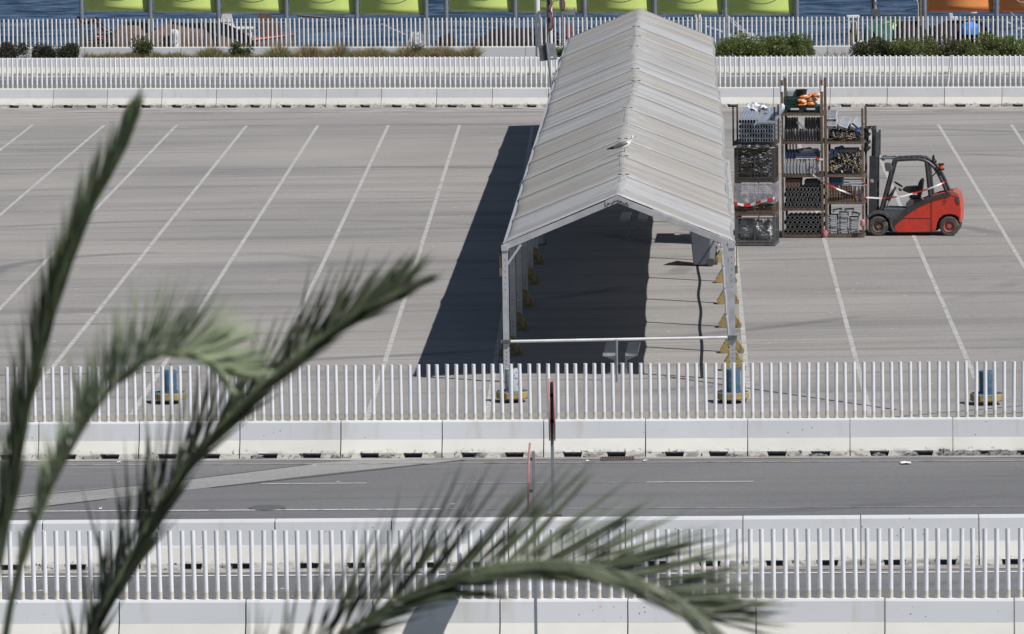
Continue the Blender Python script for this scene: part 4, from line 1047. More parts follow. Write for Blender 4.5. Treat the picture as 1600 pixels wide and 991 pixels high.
# ---- barrier tape
def tape(name, pts, w, label, seg=.22, tw=0.):
    pts = [V(p) for p in pts]; dense = []
    for a, b in zip(pts, pts[1:]):
        k = max(2, int((b - a).length / .05))
        dense += [a.lerp(b, i / k) for i in range(k)]
    dense.append(pts[-1]); mb = MB(); s_ = 0
    for i, p in enumerate(dense):
        ang = tw * sin(i * .35)
        dz = V((0, sin(ang), cos(ang))) * w / 2
        mb.v += [tuple(p - dz), tuple(p + dz)]
        if i:
            s_ += (p - dense[i - 1]).length
            mb.f.append((2 * i - 2, 2 * i, 2 * i + 1, 2 * i - 1)); mb.m.append(int(s_ / seg) % 2)
    o = mb.build(name, ['tape_r', 'tape_w'], recalc=False)
    sd = o.modifiers.new('t', 'SOLIDIFY'); sd.thickness = .002
    return tag(o, label, 'tape', 'red and white barrier tape')
tape('barrier_tape', [F.p(F.x(px), y, F.z(py)) for px, py, y in ((1147, 317, -.04), (1160, 320, -.05), (1172, 321, -.05), (1176, 319, -.05), (1190, 315, -.05), (1203, 312, -.05), (1211.5, 309, -.04))], .07, 'wide red and white tape across the film-wrapped crate of the left stack', .16, .3)
YF = F3.o.y - .10
def P3(px, py, dy=0): return W(px, py, YF + dy)
tape('barrier_tape', [P3(1276, 247), P3(1271, 262), P3(1270, 273), P3(1278, 279), P3(1290, 286), P3(1310, 296), P3(1330, 303.5), P3(1351, 308.5), P3(1378, 310), P3(1410, 307), P3(1432, 301), P3(1449, 296), P3(1464, 290), P3(1476, 285, .1)], .045, 'long red and white tape strung from the middle stack past the forklift cab', .42, .5)
tape('barrier_tape', [P3(1274, 247), P3(1283, 249.5), P3(1286, 249)], .05, 'short red and white tape end on the right post of the middle stack', .12)

# ================================================================== FORKLIFT
fo = G(1354.5, 369.0, .004)
fk = thing('forklift', 'red and dark grey counterbalance forklift with raised mast beside the stacked racks', 'forklift', fo, F3.rz)
def X(a): return (a - 120) / 273
def Z(b): return (888 - b) / 268
WD = 1.12
def side(pts): return [(X(a), Z(b)) for a, b in pts]
# body
body = side([(330, 850), (322, 815), (345, 775), (412, 703), (500, 652), (600, 606), (735, 573), (770, 562), (806, 595), (818, 650), (821, 690), (817, 790), (806, 792), (800, 750), (775, 735), (735, 728), (690, 735), (655, 765), (640, 800), (632, 838), (620, 860), (345, 862)])
mb = MB(); mb.prism(body, .03, WD - .03); mb.build('body', 'red', fk, bevel=.02)
mb = MB(); mb.prism(side([(598, 612), (603, 612), (602, 858), (597, 858)]), .024, .031); mb.build('panel_gap', 'blk', fk)
mb = MB(); mb.prism(side([(380, 757), (598, 757), (598, 760), (380, 760)]), .024, .031); mb.build('panel_gap', 'blk', fk)
mb = MB(); mb.prism(side([(310, 792), (318, 826), (352, 790), (420, 728), (505, 672), (605, 628), (742, 590), (738, 566), (640, 585), (590, 603), (495, 640), (405, 694)]), .005, .10); mb.build('side_rail', 'char', fk, bevel=.008)
o = mb.build('side_rail', 'char', fk, bevel=.008); o.location.y = WD - .105
mb = MB(); mb.prism(side([(245, 690), (410, 694), (400, 740), (340, 800), (300, 800), (290, 740), (250, 712)]), .10, WD - .10); mb.build('floor_deck', 'chargrey', fk)
mb = MB(); mb.prism(side([(150, 860), (150, 800), (330, 800), (340, 860)]), .25, WD - .25); mb.build('chassis', 'blk', fk)
mb = MB(); mb.prism(side([(600, 855), (600, 700), (800, 690), (806, 790), (700, 800), (640, 855)]), .26, WD - .26); mb.build('rear_axle_housing', 'blk', fk)
# fender arcs
mb = MB(); pin = []; pout = []
for i in range(13):
    a = radians(150 - i * 150 / 12 + 0); pin.append((205 + 92 * cos(a), 815 - 92 * sin(a))); pout.append((205 + 112 * cos(a), 815 - 112 * sin(a)))
pl = side(pout + [(336, 858), (316, 858)] + pin[::-1]); mb.prism(pl, .01, .22)
mb.build('front_fender', 'chargrey', fk); o = mb.build('front_fender', 'chargrey', fk); o.location.y = WD - .23
# wheels
def wheel(x, r, yc, label, rimm, wdt=.2):
    w_ = bpy.data.objects.new(label, None)
    mb = MB(); r_i = r * .56
    prof = [(r_i, -wdt / 2), (r * .9, -wdt / 2), (r * .97, -wdt * .4), (r, -wdt * .25), (r, wdt * .25), (r * .97, wdt * .4), (r * .9, wdt / 2), (r_i, wdt / 2)]
    mb.lathe(prof, 36, axis='y')
    ty = mb.build('wheel', 'tyre', fk, 40, loc=(x, yc, r))
    mb = MB()
    for k in range(24):
        a = 2 * pi * k / 24; mb.box((r * cos(a), 0, r * sin(a)), (.018, wdt * .8, .03), Matrix.Rotation(-a, 3, 'Y'))
    mb.build('tread', 'tyre', ty)
    s_ = -1 if yc < WD / 2 else 1
    mb = MB(); mb.lathe([(r_i, s_ * wdt * .5), (r_i * .94, s_ * wdt * .46), (r_i * .85, s_ * wdt * .28), (r_i * .5, s_ * wdt * .25), (r_i * .42, s_ * wdt * .42), (.001, s_ * wdt * .42)], 28, axis='y')
    rm = mb.build('rim', rimm, ty, 35)
    for k in range(8):
        a = 2 * pi * k / 8; q = V((r_i * .66 * cos(a), s_ * wdt * .29, r_i * .66 * sin(a)))
        MB().cyl(q, q + V((0, s_ * .02, 0)), .012, n=6).build('wheel_nut', 'dsteel', ty)
for y in (.10, WD - .10): wheel(X(205), .268, y, 'w', 'rustlight' if y < .5 else 'rustlight')
for y in (.12, WD - .12): wheel(X(733), .265, y, 'w', 'redrust')
# mast
for y in (.20, WD - .20):
    mb = MB(); mb.prism(side([(127, 850), (140, 305), (196, 305), (186, 850)]), y - .05, y + .05); mb.build('mast_rail', 'char', fk, bevel=.006)
    mb = MB(); mb.prism(side([(152, 312), (158, 96), (176, 96), (178, 312)]), y + (.055 if y < .5 else -.085), y + (.085 if y < .5 else -.055)); mb.build('inner_mast', 'char', fk)
    mb = MB(); mb.prism(side([(184, 312), (190, 128), (207, 128), (204, 312)]), y - .03, y + .03); mb.build('lift_cylinder', 'gsteel', fk)
for z in (2.13, 2.9): MB().box((X(165), WD / 2, z), (.07, .75, .08)).build('mast_crosshead', 'char', fk, bevel=.01)
mb = MB(); mb.tube([(X(150), .45, Z(110)), (X(135), .42, Z(98)), (X(150), .4, Z(92)), (X(172), .38, Z(96))], .018, 6); mb.build('hose', 'blk', fk)
for z in (110, 160, 215, 260): MB().box((X(122), WD / 2, Z(z)), (.05, .9, .07)).build('carriage_bar', 'blk', fk, bevel=.008)
for y in (.22, WD - .22):
    mb = MB(); mb.prism(side([(100, 100), (112, 100), (118, 150), (112, 262), (100, 275)]), y - .04, y + .04); mb.build('carriage_plate', 'blk', fk)
    mb = MB(); mb.box((X(90) - .02, y, Z(268)), (.16, .1, .045)); mb.build('fork', 'blk', fk)
MB().cyl((X(157), .148, Z(488)), (X(157), .152, Z(488)), .045, n=18).build('round_sticker', 'paper', fk)
MB().cyl((X(157), .144, Z(488)), (X(157), .149, Z(488)), .028, n=18).build('sticker_mark', 'redrust', fk)
# overhead guard
for y in (.16, WD - .16):
    MB().tube([(X(222), y, Z(700)), (X(262), y, Z(560)), (X(300), y, Z(420)), (X(320), y, Z(350)), (X(330), y, Z(335))], .048, 8).build('guard_pillar', 'char', fk, 50)
    MB().tube([(X(312), y, Z(340)), (X(345), y, Z(335)), (X(420), y, Z(330)), (X(500), y, Z(328)), (X(545), y, Z(335)), (X(580), y, Z(352)), (X(620), y, Z(388)), (X(652), y, Z(435)), (X(680), y, Z(492)), (X(702), y, Z(545)), (X(722), y, Z(585))], .045, 8).build('guard_arch', 'char', fk, 50)
    MB().tube([(X(563), y, Z(345)), (X(572), y, Z(430)), (X(582), y, Z(530)), (X(594), y, Z(618))], .052, 8).build('guard_pillar', 'char', fk, 50)
    MB().tube([(X(600), y + .02, Z(460)), (X(632), y + .02, Z(430)), (X(655), y + .02, Z(425))], .018, 6).build('guard_stay', 'char', fk)
for i in range(6):
    x = X(345 + i * 40); MB().box((x, WD / 2, Z(325) + .0), (.035, WD - .40, .05)).build('roof_bar', 'char', fk)
MB().box((X(325), WD / 2, Z(335)), (.06, WD - .42, .08)).build('roof_front_beam', 'char', fk, bevel=.01)
for y in (.25, WD - .25):
    MB().cyl((X(215), y, Z(325)), (X(320), y, Z(322)), .026, n=10).build('tilt_rod', 'galv', fk, 40)
    MB().cyl((X(228), y, Z(327)), (X(250), y, Z(326)), .055, n=14).build('tilt_joint', 'gsteel', fk, 40)
# seat
t_ = MB(); t_.prism(side([(408, 690), (405, 655), (430, 630), (520, 622), (540, 650), (530, 700)]), .3, .85); t_.build('seat_base', 'chargrey', fk, bevel=.02)
t_ = MB(); t_.prism(side([(378, 552), (395, 540), (480, 534), (500, 560), (495, 585), (430, 582), (385, 565)]), .32, .80); t_.build('seat_cushion', 'blk', fk, bevel=.02)
t_ = MB(); t_.prism(side([(488, 560), (497, 510), (514, 480), (530, 478), (534, 500), (526, 560), (512, 610), (490, 612)]), .34, .78); t_.build('seat_back', 'blk', fk, bevel=.025)
MB().box((X(470), .56, Z(612)), (.3, .4, .06)).build('seat_suspension', 'blk', fk)
MB().tube([(X(265), .56, Z(640)), (X(295), .56, Z(590)), (X(325), .56, Z(540))], [.06, .045, .03], 8).build('steering_column', 'gsteel', fk, 50)
mb = MB(); q = Matrix.Rotation(radians(-32), 3, 'Y'); c_ = V((X(345), .56, Z(522)))
mb.tube([c_ + q.inverted() @ V((.13 * cos(a), .13 * sin(a), 0)) for a in [2 * pi * i / 20 for i in range(21)]], .014, 6)
mb.bar(c_ - q.inverted() @ V((.12, 0, 0)), c_ + q.inverted() @ V((.12, 0, 0)), .02); mb.build('steering_wheel', 'blk', fk, 50)
MB().tube([(X(258), .4, Z(690)), (X(270), .42, Z(655)), (X(290), .45, Z(620))], .012, 6).build('control_lever', 'blk', fk)
MB().tube([(X(375), .3, Z(560)), (X(362), .3, Z(555)), (X(352), .3, Z(545))], [.03, .035, .02], 8).build('armrest', 'blk', fk)
MB().prism(side([(252, 362), (262, 350), (300, 352), (315, 395), (300, 420), (262, 412)]), .03, .10).build('side_mirror', 'gsteel', fk, bevel=.015)
MB().prism(side([(598, 318), (604, 306), (613, 306), (618, 345), (598, 345)]), .5, .62).build('horn_light', 'blk', fk, bevel=.01)
MB().ell((X(612), .5, Z(352)), (.08, .12, .06), 12, 8).build('work_light', 'blk', fk, smooth=50)
bc = V((X(675), .10, Z(408)))
bk = MB().cyl(bc, bc + V((0, 0, .05)), .085, n=16).build('beacon', 'blk', fk, 40)
MB().lathe([(.07, .05), (.07, .13), (.05, .15), (.001, .15)], 16, c=bc).build('beacon_lens', 'amber', bk, 40)
MB().lathe([(.001, .185), (.085, .185), (.085, .15), (.0505, .15)], 16, c=bc).build('beacon_cap', 'blk', bk, 40)
MB().bar(bc + V((-.02, 0, .02)), V((X(640), .14, Z(415))), .03).build('beacon_bracket', 'blk', bk)
mb = MB(); mb.prism(side([(742, 592), (738, 572), (764, 556), (802, 580), (808, 604), (790, 606)]), .02, WD - .02); mb.build('counterweight_cap', 'redrust', fk, bevel=.02)
mb = MB(); mb.prism(side([(780, 606), (808, 602), (815, 650), (802, 656), (788, 630)]), .008, .05); mb.build('tail_light', 'lens', fk, bevel=.008)
# the "5"
d5 = [(716, 615), (697, 615), (695, 627), (706, 626), (714, 632), (713, 640), (704, 644), (694, 641)]
mb = MB()
for (a, b), (c2, d2) in zip(d5, d5[1:]): mb.bar((X(a), .012, Z(b)), (X(c2), .012, Z(d2)), .005, .010)
mb.build('number_five', 'blk', fk)
# ================================================================== SIGNS AND POLES
# two signs seen nearly edge-on
p = G(865, 882); YA2 = p.y + .28
b = W(864.5, 806, YA2)
t = thing('road_sign', 'pair of red-edged round road signs seen edge-on, mounted on the plain barrier', 'road sign', b)
MB().box((0, 0, .011), (.3, .2, .02)).build('foot_plate', 'rust', t)
htop = W(862, 592, YA2).z - b.z
MB().box((0, 0, (htop) / 2), (.055, .05, htop - .1)).build('post', 'pole', t, bevel=.006)
zc_ = W(862, 640, YA2).z - b.z; R_ = (W(862, 591, YA2).z - W(862, 688, YA2).z) / 2
for s_ in (-1, 1):
    mb = MB(); mb.cyl((s_ * .055, 0, 0), (s_ * .032, 0, 0), R_, n=40); o = mb.build('sign_plate', 'pinkred', t, 40); o.location.z = zc_
    mb = MB(); mb.cyl((s_ * .0555, 0, 0), (s_ * .0575, 0, 0), R_ * .8, n=40); q = mb.build('sign_face', 'white', o, 40)
for z in (-.2, .25): MB().box((0, 0, zc_ + z), (.06, .09, .05)).build('sign_clamp', 'dsteel', t)
# near sign post, one plate seen edge-on and bent
p = G(838, 1025); t = thing('road_sign', 'tall grey post with one bent red-edged sign seen edge-on, nearest to the camera', 'road sign', p)
ht = W(838, 705, p.y).z
MB().box((0, 0, ht / 2), (.05, .07, ht)).build('post', 'pole', t, bevel=.006)
z0, z1_ = W(833, 802, p.y).z, W(833, 692, p.y).z
mb = MB(); n = 12; Rr = (z1_ - z0) / 2; cz = (z0 + z1_) / 2
pts = []
for i in range(n + 1):
    ph = pi * i / n; zz = cz - Rr * cos(ph); wy = max(.02, Rr * sin(ph)); u = i / n
    xx = -.105 + .06 * u ** 1.3
    mb.v += [(xx - .012, -wy, zz), (xx + .012, -wy, zz), (xx + .012, wy, zz), (xx - .012, wy, zz)]
for i in range(n):
    for j in range(4): mb.f.append((4 * i + j, 4 * i + (j + 1) % 4, 4 * i + 4 + (j + 1) % 4, 4 * i + 4 + j)); mb.m.append(0)
mb.f += [(0, 1, 2, 3), (4 * n, 4 * n + 1, 4 * n + 2, 4 * n + 3)]; mb.m += [0, 0]
mb.build('sign_plate', 'pinkred', t)
for z in (cz - .2, cz + .3): MB().box((-.05, 0, z), (.07, .08, .04)).build('sign_clamp', 'dsteel', t)
# square sign seen from behind at the far lot edge
p = G(866, 172); t = thing('square_sign', 'leaning grey square sign seen from behind, left of the tent roof', 'road sign', p)
t.rotation_euler = (0, -.10, 0)
MB().cyl((0, 0, 0), (0, 0, 2.42), .045, n=12).build('post', 'pole', t, 40)
MB().box((.0, .07, 2.07), (.62, .03, .58)).build('sign_plate', 'galv', t, bevel=.008)
MB().box((-.08, .052, 2.07), (.07, .02, .56)).build('back_rail', 'char', t)
MB().box((-.2, .053, 2.07), (.17, .006, .54)).build('back_fold', 'gsteel', t)
MB().box((.14, .053, 1.88), (.10, .004, .05)).build('inspection_label', 'white', t)
# lamp post
p = W(841.5, 92, YDf(841) + 1.5)
t = thing('lamp_post', 'thick white lamp post rising out of the picture left of the tent', 'lamp post', (p.x, p.y, .25))
MB().cyl((0, 0, 0), (-.06, 0, 7.5), .115, .08, n=20).build('post', 'white', t, 50)
MB().box((0, 0, .01), (.4, .4, .02)).build('foot_plate', 'gsteel', t)
MB().tube([(-.06, 0, 7.3), (-.3, .2, 7.6), (-.8, .5, 7.7)], .04, 8).build('arm', 'white', t, 50)
MB().ell((-1.0, .6, 7.68), (.35, .25, .09), 18, 9).build('lamp_head', 'gsteel', t, smooth=50)
# red rimmed signs near it
p = W(856.5, 92, YDf(856) + 1.1)
t = thing('road_sign', 'pair of red-rimmed signs on a slim post between lamp post and tent', 'road sign', (p.x, p.y, .25))
MB().cyl((0, 0, 0), (0, 0, 3.2), .042, n=12).build('post', 'pole', t, 40)
MB().cyl((.13, .12, 0), (.13, .12, 2.5), .06, n=12).build('second_post', 'white', t, 40)
for py, k in ((32, 'round'), (4, 'tri')):
    z = W(861, py, p.y).z - .25; a = radians(72)
    o = bpy.data.objects.new('sign', None)
    nrm = V((-sin(a), -cos(a), 0)); c = V((.09, -.06, z)); r = .42 if k == 'round' else .40
    mb = MB(); mb.cyl(c, c + nrm * .012, r, n=32 if k == 'round' else 4); pl_ = mb.build('sign_plate', 'red', t, 40)
    MB().cyl(c + nrm * .0125, c + nrm * .016, r * .78, n=32 if k == 'round' else 4).build('sign_face', 'white', pl_, 40)
    MB().ell(c + nrm * .018, (.06, .10, .12), 10, 8).build('sign_symbol', 'char' if k == 'round' else 'green', pl_)
p = W(878.5, 74, YEf(878) + .9)
t = thing('road_sign', 'single round red-rimmed sign on a thin post behind the waterfront fence', 'road sign', (p.x, p.y, .0))
MB().cyl((0, 0, 0), (0, 0, 3.3), .045, n=12).build('post', 'pole', t, 40)
z = W(879, 6, p.y).z; a = radians(68); nrm = V((-sin(a), -cos(a), 0)); c = V((.03, -.06, z))
pl_ = MB().cyl(c, c + nrm * .012, .30, n=32).build('sign_plate', 'red', t, 40); MB().cyl(c + nrm * .0125, c + nrm * .016, .23, n=32).build('sign_face', 'white', pl_, 40)
for z in (1.05, 2.1): MB().box((0, -.03, z), (.42, .03, .03)).build('bracket', 'galv', t)
# ---- advertising panels along the quay
def billboard(label, posts, panels, m, extra=None):
    global YB
    YB = YEf((posts[0] + posts[-1]) / 2, 1.7); p0 = W(posts[0], 100, YB); xm = (posts[-1] - posts[0]) / 2 / 39.
    t = thing('billboard', label, 'billboard', (p0.x + xm * (1 - cos(ERZ)), YB - xm * sin(ERZ), 0), ERZ, 'long panel boards standing on the quay')
    for px in posts:
        x = W(px, 74, YB).x - p0.x
        MB().cyl((x, 0, 0), (x, 0, 4.6), .088, n=16).build('post', 'pole', t, 40)
        MB().box((x, 0, .01), (.35, .35, .02)).build('foot_plate', 'gsteel', t)
    for (a, b, py, mm) in panels:
        xa, xb = W(a, py, YB).x - p0.x, W(b, py, YB).x - p0.x; zb = W((a + b) / 2, py, YB).z
        H = 2.0; mb = MB(); n = 10; w_ = xb - xa
        # gently bowed sheet with folded lower edge
        for j in range(n + 1):
            v = j / n; y = .045 + .02 * sin(pi * v)
            mb.v += [(xa, y, zb + H * v), (xb, y, zb + H * v)]
        mb.f += [(2 * j, 2 * j + 1, 2 * j + 3, 2 * j + 2) for j in range(n)]; mb.m += [0] * n
        pn = mb.build('panel', mm, t, 60, recalc=False); sd = pn.modifiers.new('t', 'SOLIDIFY'); sd.thickness = .03; sd.offset = 0
        MB().box(((xa + xb) / 2, .05, zb - .03), (w_ - .02, .08, .05)).build('lower_rail', 'galv' if mm == 'gp' else 'redrust', t)
        for x in (xa + .07, xb - .07): MB().box((x, .06, zb - .025), (.16, .10, .035)).build('bracket', 'galv', t)
        if mm == 'gp':
            zc = zb + 1.0; a_, b_ = w_ * .34, .60
            def yy(z): return .045 + .02 * sin(pi * (z - zb) / H) - .018
            mb = MB(); ring = []; kk = 40
            for i in range(kk):
                th = 2 * pi * i / kk
                for f_ in (1, .965): ring.append(((xa + xb) / 2 + a_ * f_ * cos(th), yy(zc + b_ * f_ * sin(th)) - .003, zc + b_ * f_ * sin(th)))
            mb.add(ring, [(2 * i, 2 * i + 1, (2 * i + 3) % (2 * kk), (2 * i + 2) % (2 * kk)) for i in range(kk)]); mb.build('oval_outline', 'olive', pn)
    return t, p0
def gpan(x0, n, sp, py=19.2, dy=0.): return [(x0 + i * sp + 4.5, x0 + (i + 1) * sp - 4, py + dy * i, 'gp') for i in range(n)]
px1 = [118.5, 230.5, 340.5, 450, 563, 673.5]
pan = [(px1[i] + 3.5, px1[i + 1] - 5, 19.3, 'gp') for i in range(5)]
billboard('long board of light green panels on the quay, left half of the green row', px1, pan, 'gp')
px2 = [691.5, 802, 913, 1024.5, 1136, 1248.5]
pan = [(px2[i] + 3.5, px2[i + 1] - 5, 19.6, 'gp') for i in range(5)]
billboard('long board of light green panels on the quay, right half behind the tent roof', px2, pan, 'gp')
t, p0 = billboard('board of orange panels on the quay at the far right', [1444, 1557.5, 1672], [(1447.5, 1552, 17.5, 'op'), (1562, 1668, 16.5, 'op')], 'op')
zb = W(1500, 17.5, YB).z
MB().box((W(1495, 5, YB).x - p0.x, .085, zb + .7), (.9, .012, 1.1)).build('amber_patch', 'op2', t)
MB().box((W(1604, 5, YB).x - p0.x, .07, zb + .85), (.95, .02, 1.3)).build('cream_patch', 'cream', t, bevel=.01)
mb = MB(); xx = W(1597, 3, YB).x - p0.x
mb.tube([(xx + .22 * cos(a), .055, zb + .48 + .16 * sin(a)) for a in [radians(-200 + 22 * i) for i in range(11)]], .02, 6); mb.build('curved_print', 'white', t)

# ================================================================== PLANTS
def shrub(name, px, py, wpx, hpx, label, mats, n, leaf=.07, grp=None, stems=6, flowers=0, Y=None, vase=False, seed=0):
    Y = Y or YDf(px, 2.4); base = W(px, py, Y); s_ = 39.6
    rx, rz_ = wpx / s_ / 2 * 1.15, (hpx + 16) / s_
    t = thing(name, label, 'shrub', (base.x, Y, .25), 0, grp); r = random.Random(seed + int(px))
    zt = rz_
    mb = MB()
    cl = []
    for i in range(max(8, int(rx * 16))):
        a = r.uniform(0, 2 * pi); q = sqrt(r.random())
        cx = rx * .8 * q * cos(a); cy = min(1.1, rx) * .8 * q * sin(a)
        top = zt * (1 - .35 * (q ** 3)) * r.uniform(.75, 1)
        cl.append((cx, cy, top * r.uniform(.45, .82), r.uniform(.16, .3) * (zt + .2)))
    for i in range(n):
        cx, cy, cz_, cr = cl[r.randrange(len(cl))]
        d = V((r.gauss(0, 1), r.gauss(0, 1), r.gauss(0, 1))).normalized() * cr * (r.random() ** .4)
        p = V((cx, cy, cz_)) + d
        if vase: k = .35 + .9 * max(0, min(1, p.z / zt)); p.x *= k; p.y *= k
        if p.z < .03: p.z = r.uniform(.03, .2)
        if p.z > zt: p.z = zt * r.uniform(.85, 1.03)
        ax = V((r.gauss(0, 1), r.gauss(0, 1), r.gauss(.5, 1))).normalized(); bx = ax.cross(V((r.random(), r.random(), r.random()))).normalized()
        l_ = leaf * r.uniform(.6, 1.3)
        mi = 0 if r.random() < .62 else 1
        if flowers and r.random() < flowers: mi = 2; l_ *= .6
        mb.add([p - ax * l_ / 2, p + bx * l_ * .22, p + ax * l_ / 2, p - bx * l_ * .22], [(0, 1, 2, 3)], mi)
    mb.build('foliage', mats + (['flower'] if flowers else []), t, recalc=False)
    mb = MB()
    for i in range(stems):
        a = r.uniform(0, 2 * pi); q = r.uniform(.2, .7)
        mb.tube([(0.03 * cos(a), .03 * sin(a), 0), (rx * q * .4 * cos(a), rx * q * .4 * sin(a), zt * .4), (rx * q * cos(a), min(rx, 1) * q * sin(a), zt * .8)], [.02, .014, .006], 5)
    mb.build('stem', 'wood', t)
    return t
HG = 'green hedge bushes in the planting bed right of the tent'
D = ['leaf_h', 'leaf_hl']
shrub('hedge_bush', 1150, 91, 90, 35, 'green bush with white flowers touching the right side of the tent roof', D, 12000, .085, HG, flowers=.012)
shrub('hedge_bush', 1190, 91, 80, 33, 'green bush in the middle of the hedge just right of the tent', D, 11000, .085, HG)
shrub('hedge_bush', 1236, 91, 80, 37, 'rounded green bush at the right end of the first hedge, before the gap', D, 12000, .085, HG, flowers=.008)
shrub('bare_bush', 1342, 91, 34, 26, 'sparse greyish bush at the left end of the right hedge', ['leaf_br', 'leaf_dl'], 700, .07, HG, stems=26)
shrub('hedge_bush', 1372, 91, 68, 30, 'brownish dark bush near the left end of the right hedge', ['leaf_dl', 'leaf_h'], 7500, .10, HG)
shrub('hedge_bush', 1428, 91, 82, 37, 'dense green bush with many white flowers in the right hedge', D, 12500, .085, HG, flowers=.03)
shrub('hedge_bush', 1490, 91, 70, 32, 'thin reddish-brown bush in the middle of the right hedge', ['leaf_br', 'leaf_h'], 5000, .09, HG, stems=20)
shrub('hedge_bush', 1540, 91, 72, 36, 'bright green bush, second from the right end of the hedge', D, 11500, .085, HG)
shrub('hedge_bush', 1586, 91, 54, 33, 'light green bush at the right edge of the picture', ['leaf_hl', 'leaf_h'], 7000, .10, HG)
DG = 'dark rounded shrubs at the far left of the planting bed'
dm = ['leaf_d', 'leaf_dl']
for px, w_, h_, lab in ((20, 50, 30, 'dark rounded shrub at the left edge of the picture'), (66, 44, 24, 'low dark shrub, middle one of three at the far left'), (111, 50, 28, 'dark rounded shrub, rightmost of the three at the far left')):
    shrub('dark_shrub', px, 91, w_, h_, lab, dm, 8000, .07, DG)
shrub('young_bush', 222, 91, 34, 38, 'small dark green vase-shaped bush behind the far fence, left of the person', ['leaf_h', 'leaf_d'], 2600, .10, 'small upright bushes in the bed', vase=True)
shrub('young_bush', 376, 91, 32, 29, 'small dark green upright bush in front of the white cabin boat', ['leaf_h', 'leaf_d'], 2400, .10, 'small upright bushes in the bed', vase=True, flowers=.01)
shrub('young_bush', 650, 91, 36, 22, 'grey-green bush with pale flowers among the brown grasses', ['leaf_d', 'leaf_hl'], 1600, .08, 'small upright bushes in the bed', flowers=.06)
shrub('young_bush', 884, 91, 26, 24, 'green bush half hidden behind the left edge of the tent roof', D, 1800, .10, 'small upright bushes in the bed')
def grass(name, areas, mats, label, seed):
    r = random.Random(seed); mb = MB()
    for (x0, x1, h, n) in areas:
        for i in range(int(n * 2.4)):
            px = r.uniform(x0, x1); p = W(px, 92, YDf(px, r.uniform(1.1, 3.4))); p.z = .25
            k = .5 + .5 * sin(px * .09) * sin(px * .031 + 1) ; hh = (h + 22) / 39.6 * r.uniform(.45, 1.) * (.6 + .5 * k)
            d = V((r.gauss(0, .3), r.gauss(0, .3), 1)).normalized() * hh; s_ = V((r.uniform(-1, 1), r.uniform(-1, 1), 0)).normalized() * .012
            m1 = p + d * .55; tp = p + d + V((d.x * .6, d.y * .6, -abs(d.x) * .3))
            mb.add([p - s_, p + s_, m1 + s_ * .8, tp, m1 - s_ * .8], [(0, 1, 2, 4), (4, 2, 3)], r.randrange(len(mats)))
    o = mb.build(name, mats, recalc=False); tag(o, label, 'grass'); o['kind'] = 'stuff'
grass('dry_grass', [(470, 535, 22, 1900), (560, 640, 17, 2200), (660, 742, 19, 2600), (430, 440, 18, 220), (180, 215, 13, 500), (330, 345, 14, 120), (1280, 1330, 10, 60)], ['grass_b', 'grass_b', 'grass_g'], 'tufts of brown ornamental grass in the planting bed left of the tent', 2)
grass('green_grass', [(135, 215, 8, 1600), (235, 470, 9, 5000), (470, 745, 7, 3600), (310, 335, 13, 300)], ['grass_g', 'leaf_h', 'grass_b'], 'low green plants and grass along the planting bed left of the tent', 3)

